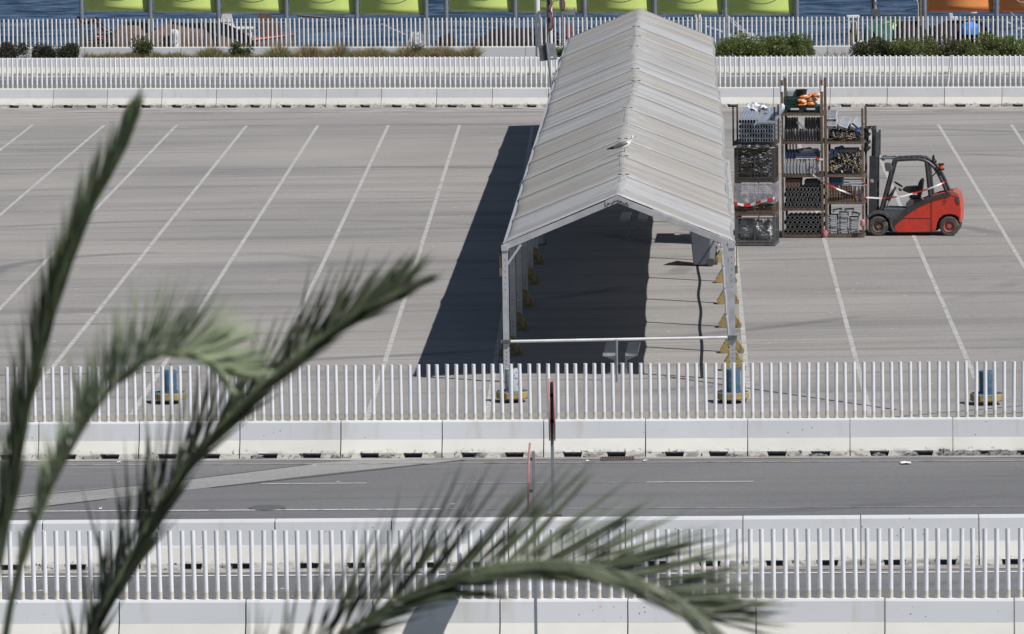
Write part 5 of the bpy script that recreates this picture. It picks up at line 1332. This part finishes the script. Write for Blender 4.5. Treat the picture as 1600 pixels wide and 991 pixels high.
# ================================================================== QUAY, BOATS, PERSON
def YQf(px): return YEf(px, 1.15)
YQ = 0
def person():
    b = W(273.5, 104, YQf(273)); t = thing('person', 'person with dark hair in a long white shirt standing behind the waterfront fence', 'person', (b.x, b.y, .0), radians(-60))
    # continuous body grown over a skeleton; faces local -Y
    J = {'pel': (0, 0, .95, .13), 'bel': (0, .0, 1.10, .13), 'ch': (0, 0, 1.33, .145), 'nk': (0, 0, 1.50, .055), 'hb': (0, -.01, 1.58, .07), 'hc': (0, -.02, 1.66, .095), 'ht': (0, -.01, 1.74, .07)}
    for s2, n_ in ((-1, 'l'), (1, 'r')):
        J['hip' + n_] = (s2 * .09, 0, .90, .095); J['kn' + n_] = (s2 * .10, -.02, .49, .06); J['an' + n_] = (s2 * .10, .01, .09, .042); J['to' + n_] = (s2 * .11, -.15, .04, .035)
        J['sh' + n_] = (s2 * .18, 0, 1.42, .062); J['el' + n_] = (s2 * .22, .03, 1.13, .042); J['wr' + n_] = (s2 * .23, -.06, .89, .03); J['pa' + n_] = (s2 * .23, -.09, .83, .032)
    E = [('pel', 'bel'), ('bel', 'ch'), ('ch', 'nk'), ('nk', 'hb'), ('hb', 'hc'), ('hc', 'ht')]
    for n_ in 'lr': E += [('pel', 'hip' + n_), ('hip' + n_, 'kn' + n_), ('kn' + n_, 'an' + n_), ('an' + n_, 'to' + n_), ('ch', 'sh' + n_), ('sh' + n_, 'el' + n_), ('el' + n_, 'wr' + n_), ('wr' + n_, 'pa' + n_)]
    for n_, s2 in (('l', -1), ('r', 1)):
        for f in range(5):
            k1, k2 = 'f%s%da' % (n_, f), 'f%s%db' % (n_, f)
            if f < 4:
                J[k1] = (s2 * .232, -.115 + f * .02 - .01, .79, .009); J[k2] = (s2 * .226, -.12 + f * .02 - .01, .735 + .01 * abs(f - 1), .008)
            else: J[k1] = (s2 * .21, -.125, .81, .010); J[k2] = (s2 * .205, -.14, .775, .009)
            E += [('pa' + n_, k1), (k1, k2)]
    names = list(J); me = bpy.data.meshes.new('body'); me.from_pydata([J[k][:3] for k in names], [(names.index(a), names.index(b_)) for a, b_ in E], [])
    o = bpy.data.objects.new('body', me); C.objects.link(o); o.parent = t
    md = o.modifiers.new('skin', 'SKIN'); o.modifiers.new('sub', 'SUBSURF').levels = 1; o.modifiers['sub'].render_levels = 2
    for i, k in enumerate(names): me.skin_vertices[0].data[i].radius = (J[k][3], J[k][3]); me.skin_vertices[0].data[i].use_root = (k == 'pel')
    me.materials.append(M['skin'])
    # long shirt
    mb = MB(); mb.lathe([(.065, 1.50), (.12, 1.47), (.20, 1.43), (.21, 1.30), (.19, 1.1), (.20, .9), (.225, .7), (.235, .52)], 24)
    for i, v in enumerate(mb.v): mb.v[i] = (v[0], v[1] * .82 + .008 * sin(v[0] * 60), v[2])
    sh = mb.build('long_shirt', 'cloth', t, 60); sd = sh.modifiers.new('t', 'SOLIDIFY'); sd.thickness = .008
    for s2 in (-1, 1):
        MB().tube([(s2 * .16, 0, 1.43), (s2 * .20, 0, 1.36), (s2 * .232, .03, 1.13), (s2 * .235, -.03, .97)], [.08, .08, .065, .055], 12).build('sleeve', 'cloth', t, 60)
        MB().tube([(s2 * .09, 0, .88), (s2 * .10, -.015, .5), (s2 * .10, .01, .10)], [.11, .085, .07], 12).build('trouser_leg', 'plastl', t, 60)
        MB().ell((s2 * .11, -.06, .045), (.05, .14, .045), 12, 8, zmin=.002).build('shoe', 'blk', t, smooth=50)
    mb = MB(); mb.ell((0, .015, 1.70), (.098, .105, .10), 16, 10, .12, 3); mb.build('hair', 'hair', t, smooth=50)
    MB().ell((0, -.108, 1.655), (.014, .02, .022), 8, 6).build('nose', 'skin', t, smooth=60)
    MB().box((0, -.105, 1.612), (.045, .008, .008)).build('mouth', 'redrust', t)
    for s2 in (-1, 1):
        MB().ell((s2 * .033, -.098, 1.675), (.013, .008, .009), 8, 6).build('eye', 'blk', t); MB().ell((s2 * .092, .0, 1.66), (.012, .02, .03), 8, 6).build('ear', 'skin', t, smooth=60)
person()
def YWf(px): return YEf(px, QO + 1.9)
def Q(px, py, Y): return W(px, py, Y)
def blob(name, px0, px1, pytop, Y, m, label, cat, depth=1.2, nz=.3, seed=0, grp=None, base=0., n=40, mm=20, sc=2.2):
    Y = YQf((px0 + px1) / 2) + Y; a = W(px0, 90, Y); b = W(px1, 90, Y); h = W((px0 + px1) / 2, pytop, Y).z - base
    mb = MB(); mb.ell((0, 0, 0), ((b.x - a.x) / 2, depth, h), n, mm, nz, sc, seed=seed, zmin=0)
    rx = (b.x - a.x) / 2; mb.v = [(rx * math.copysign(abs(v[0] / rx) ** .75, v[0]) + .04 * rnd.random(), v[1], h * (abs(v[2]) / h) ** .7 if v[2] > 0 else 0) for v in mb.v]
    return tag(mb.build(name, m, smooth=50, loc=((a.x + b.x) / 2, Y, base)), label, cat, grp)
def boat(name, px0, px1, Y, hull, label, gun='white', zt=.35, grp='boats moored along the quay'):
    Y = YWf((px0 + px1) / 2); a, b = W(px0, 90, Y), W(px1, 90, Y); L_ = b.x - a.x; t = thing(name, label, 'boat', (a.x, Y, -1.1), 0, grp); mb = MB(); n = 16
    zt += 1.1
    for i in range(n + 1):
        u = i / n; wv = sin(pi * min(1, u * .92 + .08)) ** .6 * .75 * (1 if u < .6 else 1 - ((u - .6) / .4) ** 2 * .95); sh = zt + .25 * (2 * u - 1) ** 2
        for (k, z) in ((0, -.3), (.65, -.1), (.92, zt * .5), (1, sh), (.93, sh), (.85, zt * .55), (0, zt * .5)):
            mb.v.append((L_ * u, k * wv * 1.1, z))
        for (k, z) in ((.85, zt * .55), (.93, sh), (1, sh), (.92, zt * .5), (.65, -.1)): mb.v.append((L_ * u, -k * wv * 1.1, z))
    m_ = 12
    for i in range(n):
        for j in range(m_): mb.f.append((i * m_ + j, i * m_ + (j + 1) % m_, (i + 1) * m_ + (j + 1) % m_, (i + 1) * m_ + j)); mb.m.append(0)
    mb.f += [tuple(range(m_)), tuple(range(n * m_, n * m_ + m_))]; mb.m += [0, 0]
    mb.build('hull', hull, t, 45)
    mb = MB()
    for s2 in (-1, 1):
        pts = []
        for i in range(n + 1):
            u = i / n; wv = sin(pi * min(1, u * .92 + .08)) ** .6 * .75 * (1 if u < .6 else 1 - ((u - .6) / .4) ** 2 * .95)
            pts.append((L_ * u, s2 * wv * 1.08, zt + .25 * (2 * u - 1) ** 2 + .03))
        mb.tube(pts, .045, 6)
    mb.build('gunwale', gun, t, 50)
    return t, L_
# brown fishing boat with nets and the stack of pallets on the quay
BT = 'boats moored along the quay'
t, L_ = boat('fishing_boat', 150, 460, 0, 'wood', 'brown wooden fishing boat with red gunwale and brown nets behind the fence', 'red', .75)
bz = 1.4
for i in range(6):
    x = .4 + i * 1.15; mb = MB(); mb.ell((0, 0, 0), (.75, .55, .32), 20, 10, .4, 2.2, seed=40 + i, zmin=-.1); mb.build('net_heap', 'brownnet', t, smooth=50, loc=(x, .1, bz + .38))
mb = MB(); mb.box((5.9, 0, bz + .55), (1.0, .9, .9)); cb = mb.build('cabin', 'white', t, bevel=.03)
MB().box((5.9, -.455, bz + .72), (.6, .012, .3)).build('cabin_window', 'lens', cb); MB().box((5.9, 0, bz + 1.03), (1.2, 1.05, .05)).build('cabin_roof', 'white', cb)
mb = MB(); mb.prism([(5.0, bz + .9), (5.75, bz + .9), (5.5, bz + 1.9), (5.3, bz + 1.9)], -.05, .05); mb.build('white_sail_cover', 'cloth', t)
mb = MB(); mb.prism([(6.6, bz + 1.9), (6.75, bz + 1.85), (7.6, bz + 1.2), (7.7, bz + .6), (6.7, bz + .6)], .28, .32); mb.build('hanging_net', 'brownnet', t)
MB().cyl((5.4, .0, bz), (5.4, .0, bz + 2.0), .03, n=8).build('mast', 'white', t)
# brown tarpaulin slope
pa = W(150, 60, YQf(150) + .6)
t = thing('net_trolley', 'stack of slatted wooden pallets with brown nets draped over it, left end of quay', 'pallet stack', (W(127, 90, YQf(127) + .5).x, YQf(127) + .5, 0))
for k in range(10):
    z = .07 + k * .125
    pl_ = MB()
    for x in (.1, 1.0, 1.9): pl_.box((x, .35, z - .025), (.1, .7, .06))
    pl_.box((1.0, .06, z + .025), (2.1, .12, .025)); pl_.box((1.0, .35, z + .025), (2.1, .12, .025)); pl_.box((1.0, .64, z + .025), (2.1, .12, .025))
    pl_.build('pallet', 'wood', t)
mb = MB(); vs = []
prof = [(-.15, 1.9), (.2, 1.75), (.6, 1.85), (1.0, 1.45), (1.6, 1.25), (2.3, .95), (3.2, .5), (3.6, .12)]
for (x, z) in prof:
    for j in range(5): vs.append((x, -.08 + .2 * j, z + .08 * sin(j * 2 + x * 3)))
mb.add(vs, [(i * 5 + j, i * 5 + j + 1, (i + 1) * 5 + j + 1, (i + 1) * 5 + j) for i in range(len(prof) - 1) for j in range(4)])
o = mb.build('draped_net', 'brownnet', t, 60); sd = o.modifiers.new('t', 'SOLIDIFY'); sd.thickness = .05
for i in range(3): MB().tube([(.05 + i * .4, 0, 1.3), (.25 + i * .2, 0, 1.9 - i * .1), (.8 + i * .3, 0, 1.2)], .03, 6).build('tripod_leg', 'redrust', t)
blob('net_heap', 166, 262, 36, .9, 'brownnet', 'short heap of brown fishing nets on the quay left of the person', 'net heap', .7, .18, 33, 'net heaps along the quay', n=50)
blob('net_heap', 205, 400, 36, YQ + 1.0, 'brownnet', 'long heap of brown fishing nets on the quay right of the person', 'net heap', .7, .18, 3, 'net heaps along the quay', n=60)
tag(MB().box((0, 0, .3), (.7, .5, .6)).build('white_box', 'white', loc=(W(104, 90, YQf(104)).x, YQf(104) + .2, 0), bevel=.03), 'white box on the quay between the dark shrubs and the green board post', 'box')
# open water: poles, buoy, oars
t = thing('mooring_pole', 'long slanting boat pole above the water right of the cabin boat', 'pole', W(465, 24, YWf(465)+1))
MB().cyl((0, 0, 0), W(545, 31, YWf(545) + 1) - W(465, 24, YWf(465)+1), .04, n=8).build('shaft', 'wood', t)
MB().ell((.15, 0, -.12), (.08, .06, .06), 10, 8).build('float', 'white', t, smooth=50)
t, L_ = boat('rowing_boat', 586, 678, 0, 'blk', 'small black boat with a pale oar, left of the grey net heap', 'wood', .25)
MB().bar((.3, -.5, 2.65), (3.0, -.6, 1.4), .03).build('oar', 'white', t)
blob('net_heap', 632, 668, 52, YQ + .4, 'plast', 'grey heap of ropes and netting on the quay behind the flowering bush', 'net heap', .5, .35, 5, 'net heaps along the quay', sc=3)
blob('net_heap', 680, 716, 53, YQ + .5, 'blacknet', 'small round black net heap on the quay, left of the long black one', 'net heap', .6, .15, 6, 'net heaps along the quay')
for i in range(6):
    tag(MB().ell((0, 0, .07), (.10, .07, .07), 10, 8, .2).build('buoy', ['white', 'white', 'red'][i % 3], smooth=50, loc=(W(652 + i * 4.5, 75, YQf(652) - .1).x, YQf(652) - .05, .02 + (.35 if i % 2 else 0))), 'small net float beside the grey heap, %s from the left' % ORD[i], 'float', 'net floats beside the grey heap')
blob('net_heap', 728, 902, 44, YQ + .7, 'blacknet', 'long black net heap on the quay behind the lamp post', 'net heap', .8, .15, 7, 'net heaps along the quay', n=60)
t = thing('red_bollard_rack', 'small steel stand with a red box on the quay left of the tent ridge', 'stand', (W(893, 80, YQf(893)).x, YQf(893) + .3, 0))
for x in (-.15, .15): MB().cyl((x, 0, 0), (x, 0, 2.3), .02, n=6).build('upright', 'galv', t)
MB().box((0, 0, 2.1), (.34, .03, .2)).build('top_board', 'galv', t); MB().box((-.1, .05, 1.35), (.2, .1, .5)).build('red_box', 'redrust', t)
# white mast boat behind the tent ridge
t, L_ = boat('fishing_boat', 1068, 1205, 0, 'blk', 'dark fishing boat with white masts and booms right of the tent ridge', 'blk', .45)
for x, zt_, r in ((.5, 3.1, .045), (.65, 3.15, .07)): MB().cyl((x, 0, .8), (x, 0, zt_), r, n=10).build('mast', 'white', t, 40)
MB().bar((1.2, 0, 3.3), (2.8, -.2, 1.9), .05).build('boom', 'white', t); MB().bar((1.35, 0, 3.3), (2.85, -.2, 1.95), .04).build('boom', 'white', t); MB().bar((.9, 0, 2.5), (2.6, -.3, 1.9), .05).build('boom', 'white', t)
blob('net_heap', 1118, 1204, 53, YQ + .3, 'plast', 'grey tarpaulin-covered heap behind the hedge right of the tent', 'net heap', .6, .2, 8, 'net heaps along the quay')
for i, px in enumerate((1160, 1168, 1178)):
    tag(MB().ell((0, 0, .3), (.1, .12, .3), 10, 8, .3, seed=i).build('orange_float', 'cardboard', smooth=50, loc=(W(px, 80, YQf(px) - .2).x, YQf(px) - .35, .0)), 'faded orange bundle before the grey heap behind the hedge, %s from the left' % ORD[i], 'bundle', 'faded bundles behind the hedge')
# utility pedestal and pole
t = thing('service_pedestal', 'white service pedestal with flat cap on the quay in the hedge gap', 'pedestal', (W(1334, 80, YQf(1334)).x, YQf(1334) + .3, 0))
hz = W(1334, 26, YQf(1334) + .3).z
MB().box((0, 0, hz / 2 - .05), (.34, .3, hz - .1)).build('cabinet', 'white', t, bevel=.02); MB().box((0, 0, hz), (.5, .4, .10)).build('cap', 'white', t, bevel=.02)
MB().box((0, -.152, hz - .35), (.22, .006, .3)).build('socket_panel', 'gsteel', t)
px_ = W(1369.5, 80, YQf(1369.5)); t = thing('lamp_post', 'thin white pole with a dark grey box and cable on the quay', 'lamp post', (px_.x, px_.y + .5, 0))
MB().cyl((0, 0, 0), (0, 0, 5), .035, n=10).build('post', 'white', t, 40)
zb_ = W(1369.5, 20, YQf(1369.5) + .5).z; MB().box((0, -.06, zb_), (.36, .12, .3)).build('control_box', 'gsteel', t, bevel=.02)
mb = MB(); 
for x in (-.16, 0, .16): mb.box((x, -.06, zb_ + .3), (.02, .02, .3))
mb.box((0, -.06, zb_ + .42), (.34, .02, .02)); mb.build('cage', 'gsteel', t)
MB().cyl((-.11, .1, 0), (-.11, .1, 5), .06, n=8).build('conduit', 'rust', t)
p1 = W(1441, 12, YQf(1441) + .5)
MB().tube([(.1, -.05, zb_ - .03), ((p1.x - px_.x) * .5, -.05, (zb_ + p1.z) / 2 - .07), (p1.x - px_.x, -.05, p1.z)], .02, 6).build('cable', 'wood', t)
t = thing('pipe_post', 'brown pole with a hooked pale pipe, left of the orange board', 'pole', (W(1439.5, 80, YQf(1439.5)).x, YQf(1439.5) + .5, 0))
MB().cyl((0, 0, 0), (0, 0, 4.5), .065, n=10).build('post', 'rustlight', t, 40)
xq = W(1434, 5, YQf(1434) + .5).x - W(1439.5, 80, YQf(1439.5)).x
MB().tube([(xq, -.1, 0), (xq, -.1, 2.35), (xq - .03, -.1, 2.5), (xq - .1, -.1, 2.57), (xq - .16, -.1, 2.53)], .03, 8).build('hooked_pipe', 'plastl', t, 50)
blob('net_heap', 1320, 1345, 47, YQ + .1, 'rust', 'small brown and red rope heap beside the white service pedestal', 'net heap', .4, .5, 11, 'net heaps along the quay', sc=4)
blob('net_heap', 1316, 1356, 61, YQ - .1, 'cloth', 'white bundle at the foot of the service pedestal', 'net heap', .3, .3, 12, 'net heaps along the quay')
blob('net_heap', 1343, 1402, 38, YQ + .5, 'greennet', 'green net and rope heap right of the white service pedestal', 'net heap', .7, .35, 13, 'net heaps along the quay', sc=3)
o = blob('green_tarpaulin', 1370, 1418, 29, YQ + 1.1, 'greenlight', 'light green tarpaulin on the net heaps left of the orange board', 'tarpaulin', .6, .15, 14)
blob('net_heap', 1388, 1462, 30, YQ + .8, 'blacknet', 'tall black net heap behind the brown pole and orange board post', 'net heap', .8, .12, 15, 'net heaps along the quay', n=50)
blob('net_heap', 1440, 1560, 33, YQ + .9, 'blacknet', 'long dark net heap beneath the orange board', 'net heap', .8, .12, 16, 'net heaps along the quay', n=50)
o = blob('blue_tarpaulin', 1500, 1530, 34, YQ + .2, 'cyan', 'bright blue tarpaulin hanging over the dark net heap', 'tarpaulin', .3, .2, 17, base=1.2)
t = thing('outboard_motor', 'white outboard motor standing behind the dark net heap beneath the orange board', 'outboard motor', (W(1486, 80, YWf(1486)).x, YWf(1486), -1.1))
zt_ = W(1486, 19, YWf(1486)).z + 1.1
MB().box((0, 0, zt_ / 2), (.14, .2, zt_ - .1)).build('shaft', 'white', t, bevel=.02); MB().box((.13, 0, zt_ - .25), (.3, .2, .14)).build('cowl', 'white', t, bevel=.03)
MB().cyl((.85, 0, zt_ - .05), (.85, 0, zt_ + .1), .2, n=18).build('radar_dome', 'white', t, 40); MB().cyl((.85, 0, 0), (.85, 0, zt_ - .05), .04, n=8).build('dome_pole', 'white', t, 40)
t = thing('boat_davit', 'white crossed tubes of a boat davit at the right edge behind the fence', 'davit', W(1562, 53, YQf(1562) + 1.4))
o0 = W(1562, 53, YQf(1562) + 1.4)
for a_, b_ in (((1562, 53), (1586, 46)), ((1572, 33), (1596, 46)), ((1586, 46), (1602, 44)), ((1578, 18), (1602, 40))):
    MB().bar(W(*a_, YQf(1562) + 1.4) - o0, W(*b_, YQf(1562) + 1.4) - o0, .05 if a_[1] > 20 else .02).build('tube', 'white', t)
MB().cyl((-.0, 0, -o0.z - 1.1), (0, 0, 0), .05, n=8).build('support', 'white', t)

# ================================================================== GULL ON THE RIDGE
yb = 0
while proj(T(0, yb, zr + .03))[1] > 236: yb += .1
kf = yb / bl; k0 = int(kf); oxx = off[k0] * (1 - (kf - k0)) + off[k0 + 1] * (kf - k0)
base = T(oxx + .02, yb, zr + .03 - .07)
g = thing('seagull', 'white seagull with grey wings standing on the tent ridge, facing right', 'seagull', base, .15)
mb = MB(); k = 1.12
# continuous body: tail to head, loft along a curved axis
ax = [(-.27, .10, .012, .02), (-.18, .125, .035, .035), (-.08, .15, .06, .06), (.02, .175, .075, .075), (.10, .205, .068, .07), (.15, .25, .045, .05), (.17, .30, .036, .036), (.18, .335, .038, .036), (.20, .355, .03, .026), (.225, .352, .012, .012)]
n = 14
for (x, z, ry, rz_) in ax:
    for j in range(n): a = 2 * pi * j / n; mb.v.append((x * k + .0, ry * k * cos(a), z * k + rz_ * k * sin(a)))
for i in range(len(ax) - 1):
    for j in range(n): mb.f.append((i * n + j, i * n + (j + 1) % n, (i + 1) * n + (j + 1) % n, (i + 1) * n + j)); mb.m.append(0)
mb.f += [tuple(range(n)), tuple(range((len(ax) - 1) * n, len(ax) * n))]; mb.m += [0, 0]
mb.build('body', 'white', g, smooth=60)
for s2 in (-1, 1):
    mb = MB(); w_ = [(-.36, .10, .004), (-.22, .135, .018), (-.08, .185, .03), (.04, .215, .028), (.09, .21, .012)]
    for (x, z, ry) in w_:
        for j in range(8): a = 2 * pi * j / 8; mb.v.append((x * k, (s2 * (.052 if x > -.2 else .03)) * k + ry * k * cos(a), z * k + ry * 1.7 * k * sin(a)))
    for i in range(len(w_) - 1):
        for j in range(8): mb.f.append((i * 8 + j, i * 8 + (j + 1) % 8, (i + 1) * 8 + (j + 1) % 8, (i + 1) * 8 + j)); mb.m.append(0 if i > 0 else 1)
    mb.build('wing', ['gsteel', 'blk'], g, smooth=50)
    MB().cyl((.02 * k, s2 * .025 * k, 0.0), (.03 * k, s2 * .025 * k, .11 * k), .006, n=6).build('leg', 'pinkred', g)
    MB().prism([(0, 0), (.06, -.03), (.06, .03)], .0, .006, 'z').build('foot', 'pinkred', g, loc=(.02 * k, s2 * .025 * k, .0))
    MB().ell((.195 * k, s2 * .030 * k, .352 * k), (.006, .004, .006), 6, 5).build('eye', 'blk', g)
MB().cyl((.222 * k, 0, .350 * k), (.268 * k, 0, .340 * k), .011, .004, n=8).build('beak', 'dsteel', g)

# ================================================================== PALM
DP = 16.5
def PP(px, py, d=DP): return W(px, py, d)
crown = PP(90, 1560)
palm = thing('palm_tree', 'palm tree close to the camera with blurred fronds reaching in from the lower left', 'palm tree', (crown.x, crown.y, 0))
c0 = V((crown.x, crown.y, 0))
mb = MB(); pts = []; rs = []
for i in range(40):
    z = crown.z * i / 39; pts.append((0.12 * sin(z * .3), .08 * sin(z * .23), z)); rs.append(.26 + .025 * (i % 2) + .10 * max(0, 1 - z))
pts[-1] = (0, 0, crown.z)
mb.tube(pts, rs, 14); mb.build('trunk', 'trunk', palm, 30)
mb = MB()
for k in range(90):
    a = k * 2.4; z = crown.z - .9 + k * .01; r = .26
    mb.bar((r * cos(a), r * sin(a), z - .1), ((r + .14) * cos(a), (r + .14) * sin(a), z + .16), .09, .04)
mb.build('leaf_bases', 'trunk', palm)
def catmull(P, n):
    P = [2 * P[0] - P[1]] + P + [2 * P[-1] - P[-2]]; out = []
    seg = len(P) - 3
    for i in range(n + 1):
        t = i / n * seg; k = min(int(t), seg - 1); u = t - k; a, b, c, d = P[k:k + 4]
        out.append(.5 * ((2 * b) + (-a + c) * u + (2 * a - 5 * b + 4 * c - d) * u * u + (-a + 3 * b - 3 * c + d) * u ** 3))
    return out
def frond(P, nup, th=(.5, .5), L=(.34, .34), m='palm', r0=.02, seed=1, spread=.6, fwd=.9, step=.022, droop=.03, start=.10, wl=.015, tipfan=.8, jit=.16, env0=.25, curl=0., sp2=1., fw2=1., tip=.72):
    """rachis along P; leaflets from both flanks, raised by th towards nup"""
    r = random.Random(seed); P = [V(p) - c0 for p in P]
    n = 60; pts = catmull(P, n); ln = sum((pts[i + 1] - pts[i]).length for i in range(n))
    t = bpy.data.objects.new('frond', None); C.objects.link(t); t.parent = palm
    MB().tube(pts, [r0 * (1 - .86 * i / n) for i in range(n + 1)], 7).build('rachis', 'rachis', t, 50)
    mb = MB(); N = int(ln / step); nup = V(nup).normalized()
    for i in range(N):
        u = start + (1 - start) * (i + r.uniform(-.3, .3)) / (N - 1); u = min(max(u, 0), 1); f_ = u * n; k = min(int(f_), n - 1); p = pts[k].lerp(pts[k + 1], f_ - k)
        tg = (pts[min(k + 2, n)] - pts[max(k - 1, 0)]).normalized()
        s_ = tg.cross(nup).normalized(); up = s_.cross(tg).normalized()
        env = min(1, env0 + u * 2.2) * (1 - tip * u ** 2.2)
        for q, (t_, l0) in enumerate(zip(th, L)):
            l_ = l0 * env * r.uniform(.78, 1.1)
            if l_ < .03 or r.random() < .06: continue
            a = t_ + r.gauss(0, jit); o_ = s_ * (1 if q else -1) * cos(a) + up * sin(a)
            d = (o_ * spread * (sp2 if q else 1) * r.uniform(.75, 1.25) + tg * (fwd * (fw2 if q else 1) * r.uniform(.8, 1.25) + tipfan * u ** 3)).normalized()
            wv = d.cross(up).normalized()
            if r.random() < .5: wv = (wv + up * r.uniform(-.6, .6)).normalized()
            wv = wv * wl * r.uniform(.7, 1.2) * (1 - .4 * u); nz = d.cross(wv).normalized() * wl * .4
            k2 = r.uniform(.4, 1.6) * droop; segs = 5; vs = []
            for j in range(segs + 1):
                w = j / segs; c = p + d * l_ * w + V((0, 0, -1)) * k2 * l_ * w * w * 2.0 + up * curl * l_ * w * w
                wd_ = (.3 + .7 * min(1, w * 4)) * (1 - w ** 2.) + .03
                vs += [c - wv * wd_ + nz * wd_, c, c + wv * wd_ + nz * wd_]
            mb.add(vs, [(3 * j + a_, 3 * j + a_ + 1, 3 * j + a_ + 4, 3 * j + a_ + 3) for j in range(segs) for a_ in (0, 1)])
    mb.build('leaflets', m, t, recalc=False)
    return t
CR = PP(90, 1560)
# upright narrow frond at the left edge
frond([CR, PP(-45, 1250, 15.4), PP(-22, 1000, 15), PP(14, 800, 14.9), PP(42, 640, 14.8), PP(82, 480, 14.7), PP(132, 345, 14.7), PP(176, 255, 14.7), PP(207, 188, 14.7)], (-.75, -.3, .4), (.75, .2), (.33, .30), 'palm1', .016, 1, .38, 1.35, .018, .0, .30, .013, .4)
# pale arching frond, nearer to the camera
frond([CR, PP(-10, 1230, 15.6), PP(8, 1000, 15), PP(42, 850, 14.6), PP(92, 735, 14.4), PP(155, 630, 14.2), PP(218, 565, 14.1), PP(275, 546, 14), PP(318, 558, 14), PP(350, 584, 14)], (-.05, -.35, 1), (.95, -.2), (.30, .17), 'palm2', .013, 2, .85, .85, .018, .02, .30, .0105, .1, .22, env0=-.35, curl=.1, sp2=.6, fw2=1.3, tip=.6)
# dark middle frond
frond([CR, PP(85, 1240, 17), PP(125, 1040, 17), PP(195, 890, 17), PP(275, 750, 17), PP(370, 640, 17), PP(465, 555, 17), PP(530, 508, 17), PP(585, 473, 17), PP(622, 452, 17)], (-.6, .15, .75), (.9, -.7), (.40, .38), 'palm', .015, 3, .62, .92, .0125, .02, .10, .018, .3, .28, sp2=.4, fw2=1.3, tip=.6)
# lower right frond
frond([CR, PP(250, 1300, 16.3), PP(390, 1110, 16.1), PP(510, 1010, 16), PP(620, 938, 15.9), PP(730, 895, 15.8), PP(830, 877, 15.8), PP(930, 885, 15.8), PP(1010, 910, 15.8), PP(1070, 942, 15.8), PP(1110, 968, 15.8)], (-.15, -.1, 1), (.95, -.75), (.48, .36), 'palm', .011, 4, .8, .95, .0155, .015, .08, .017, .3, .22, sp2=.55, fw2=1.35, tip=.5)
# the rest of the crown, outside the picture
for k in range(11):
    a = radians(175 + k * 17 + 8 * (k % 2)); l_ = 2.2
    P = [CR] + [CR + V((cos(a) * q * l_, sin(a) * q * l_ * 1.0, h)) for q, h in ((.3, .02), (.6, -.15), (.85, -.55), (1.0, -1.0))]
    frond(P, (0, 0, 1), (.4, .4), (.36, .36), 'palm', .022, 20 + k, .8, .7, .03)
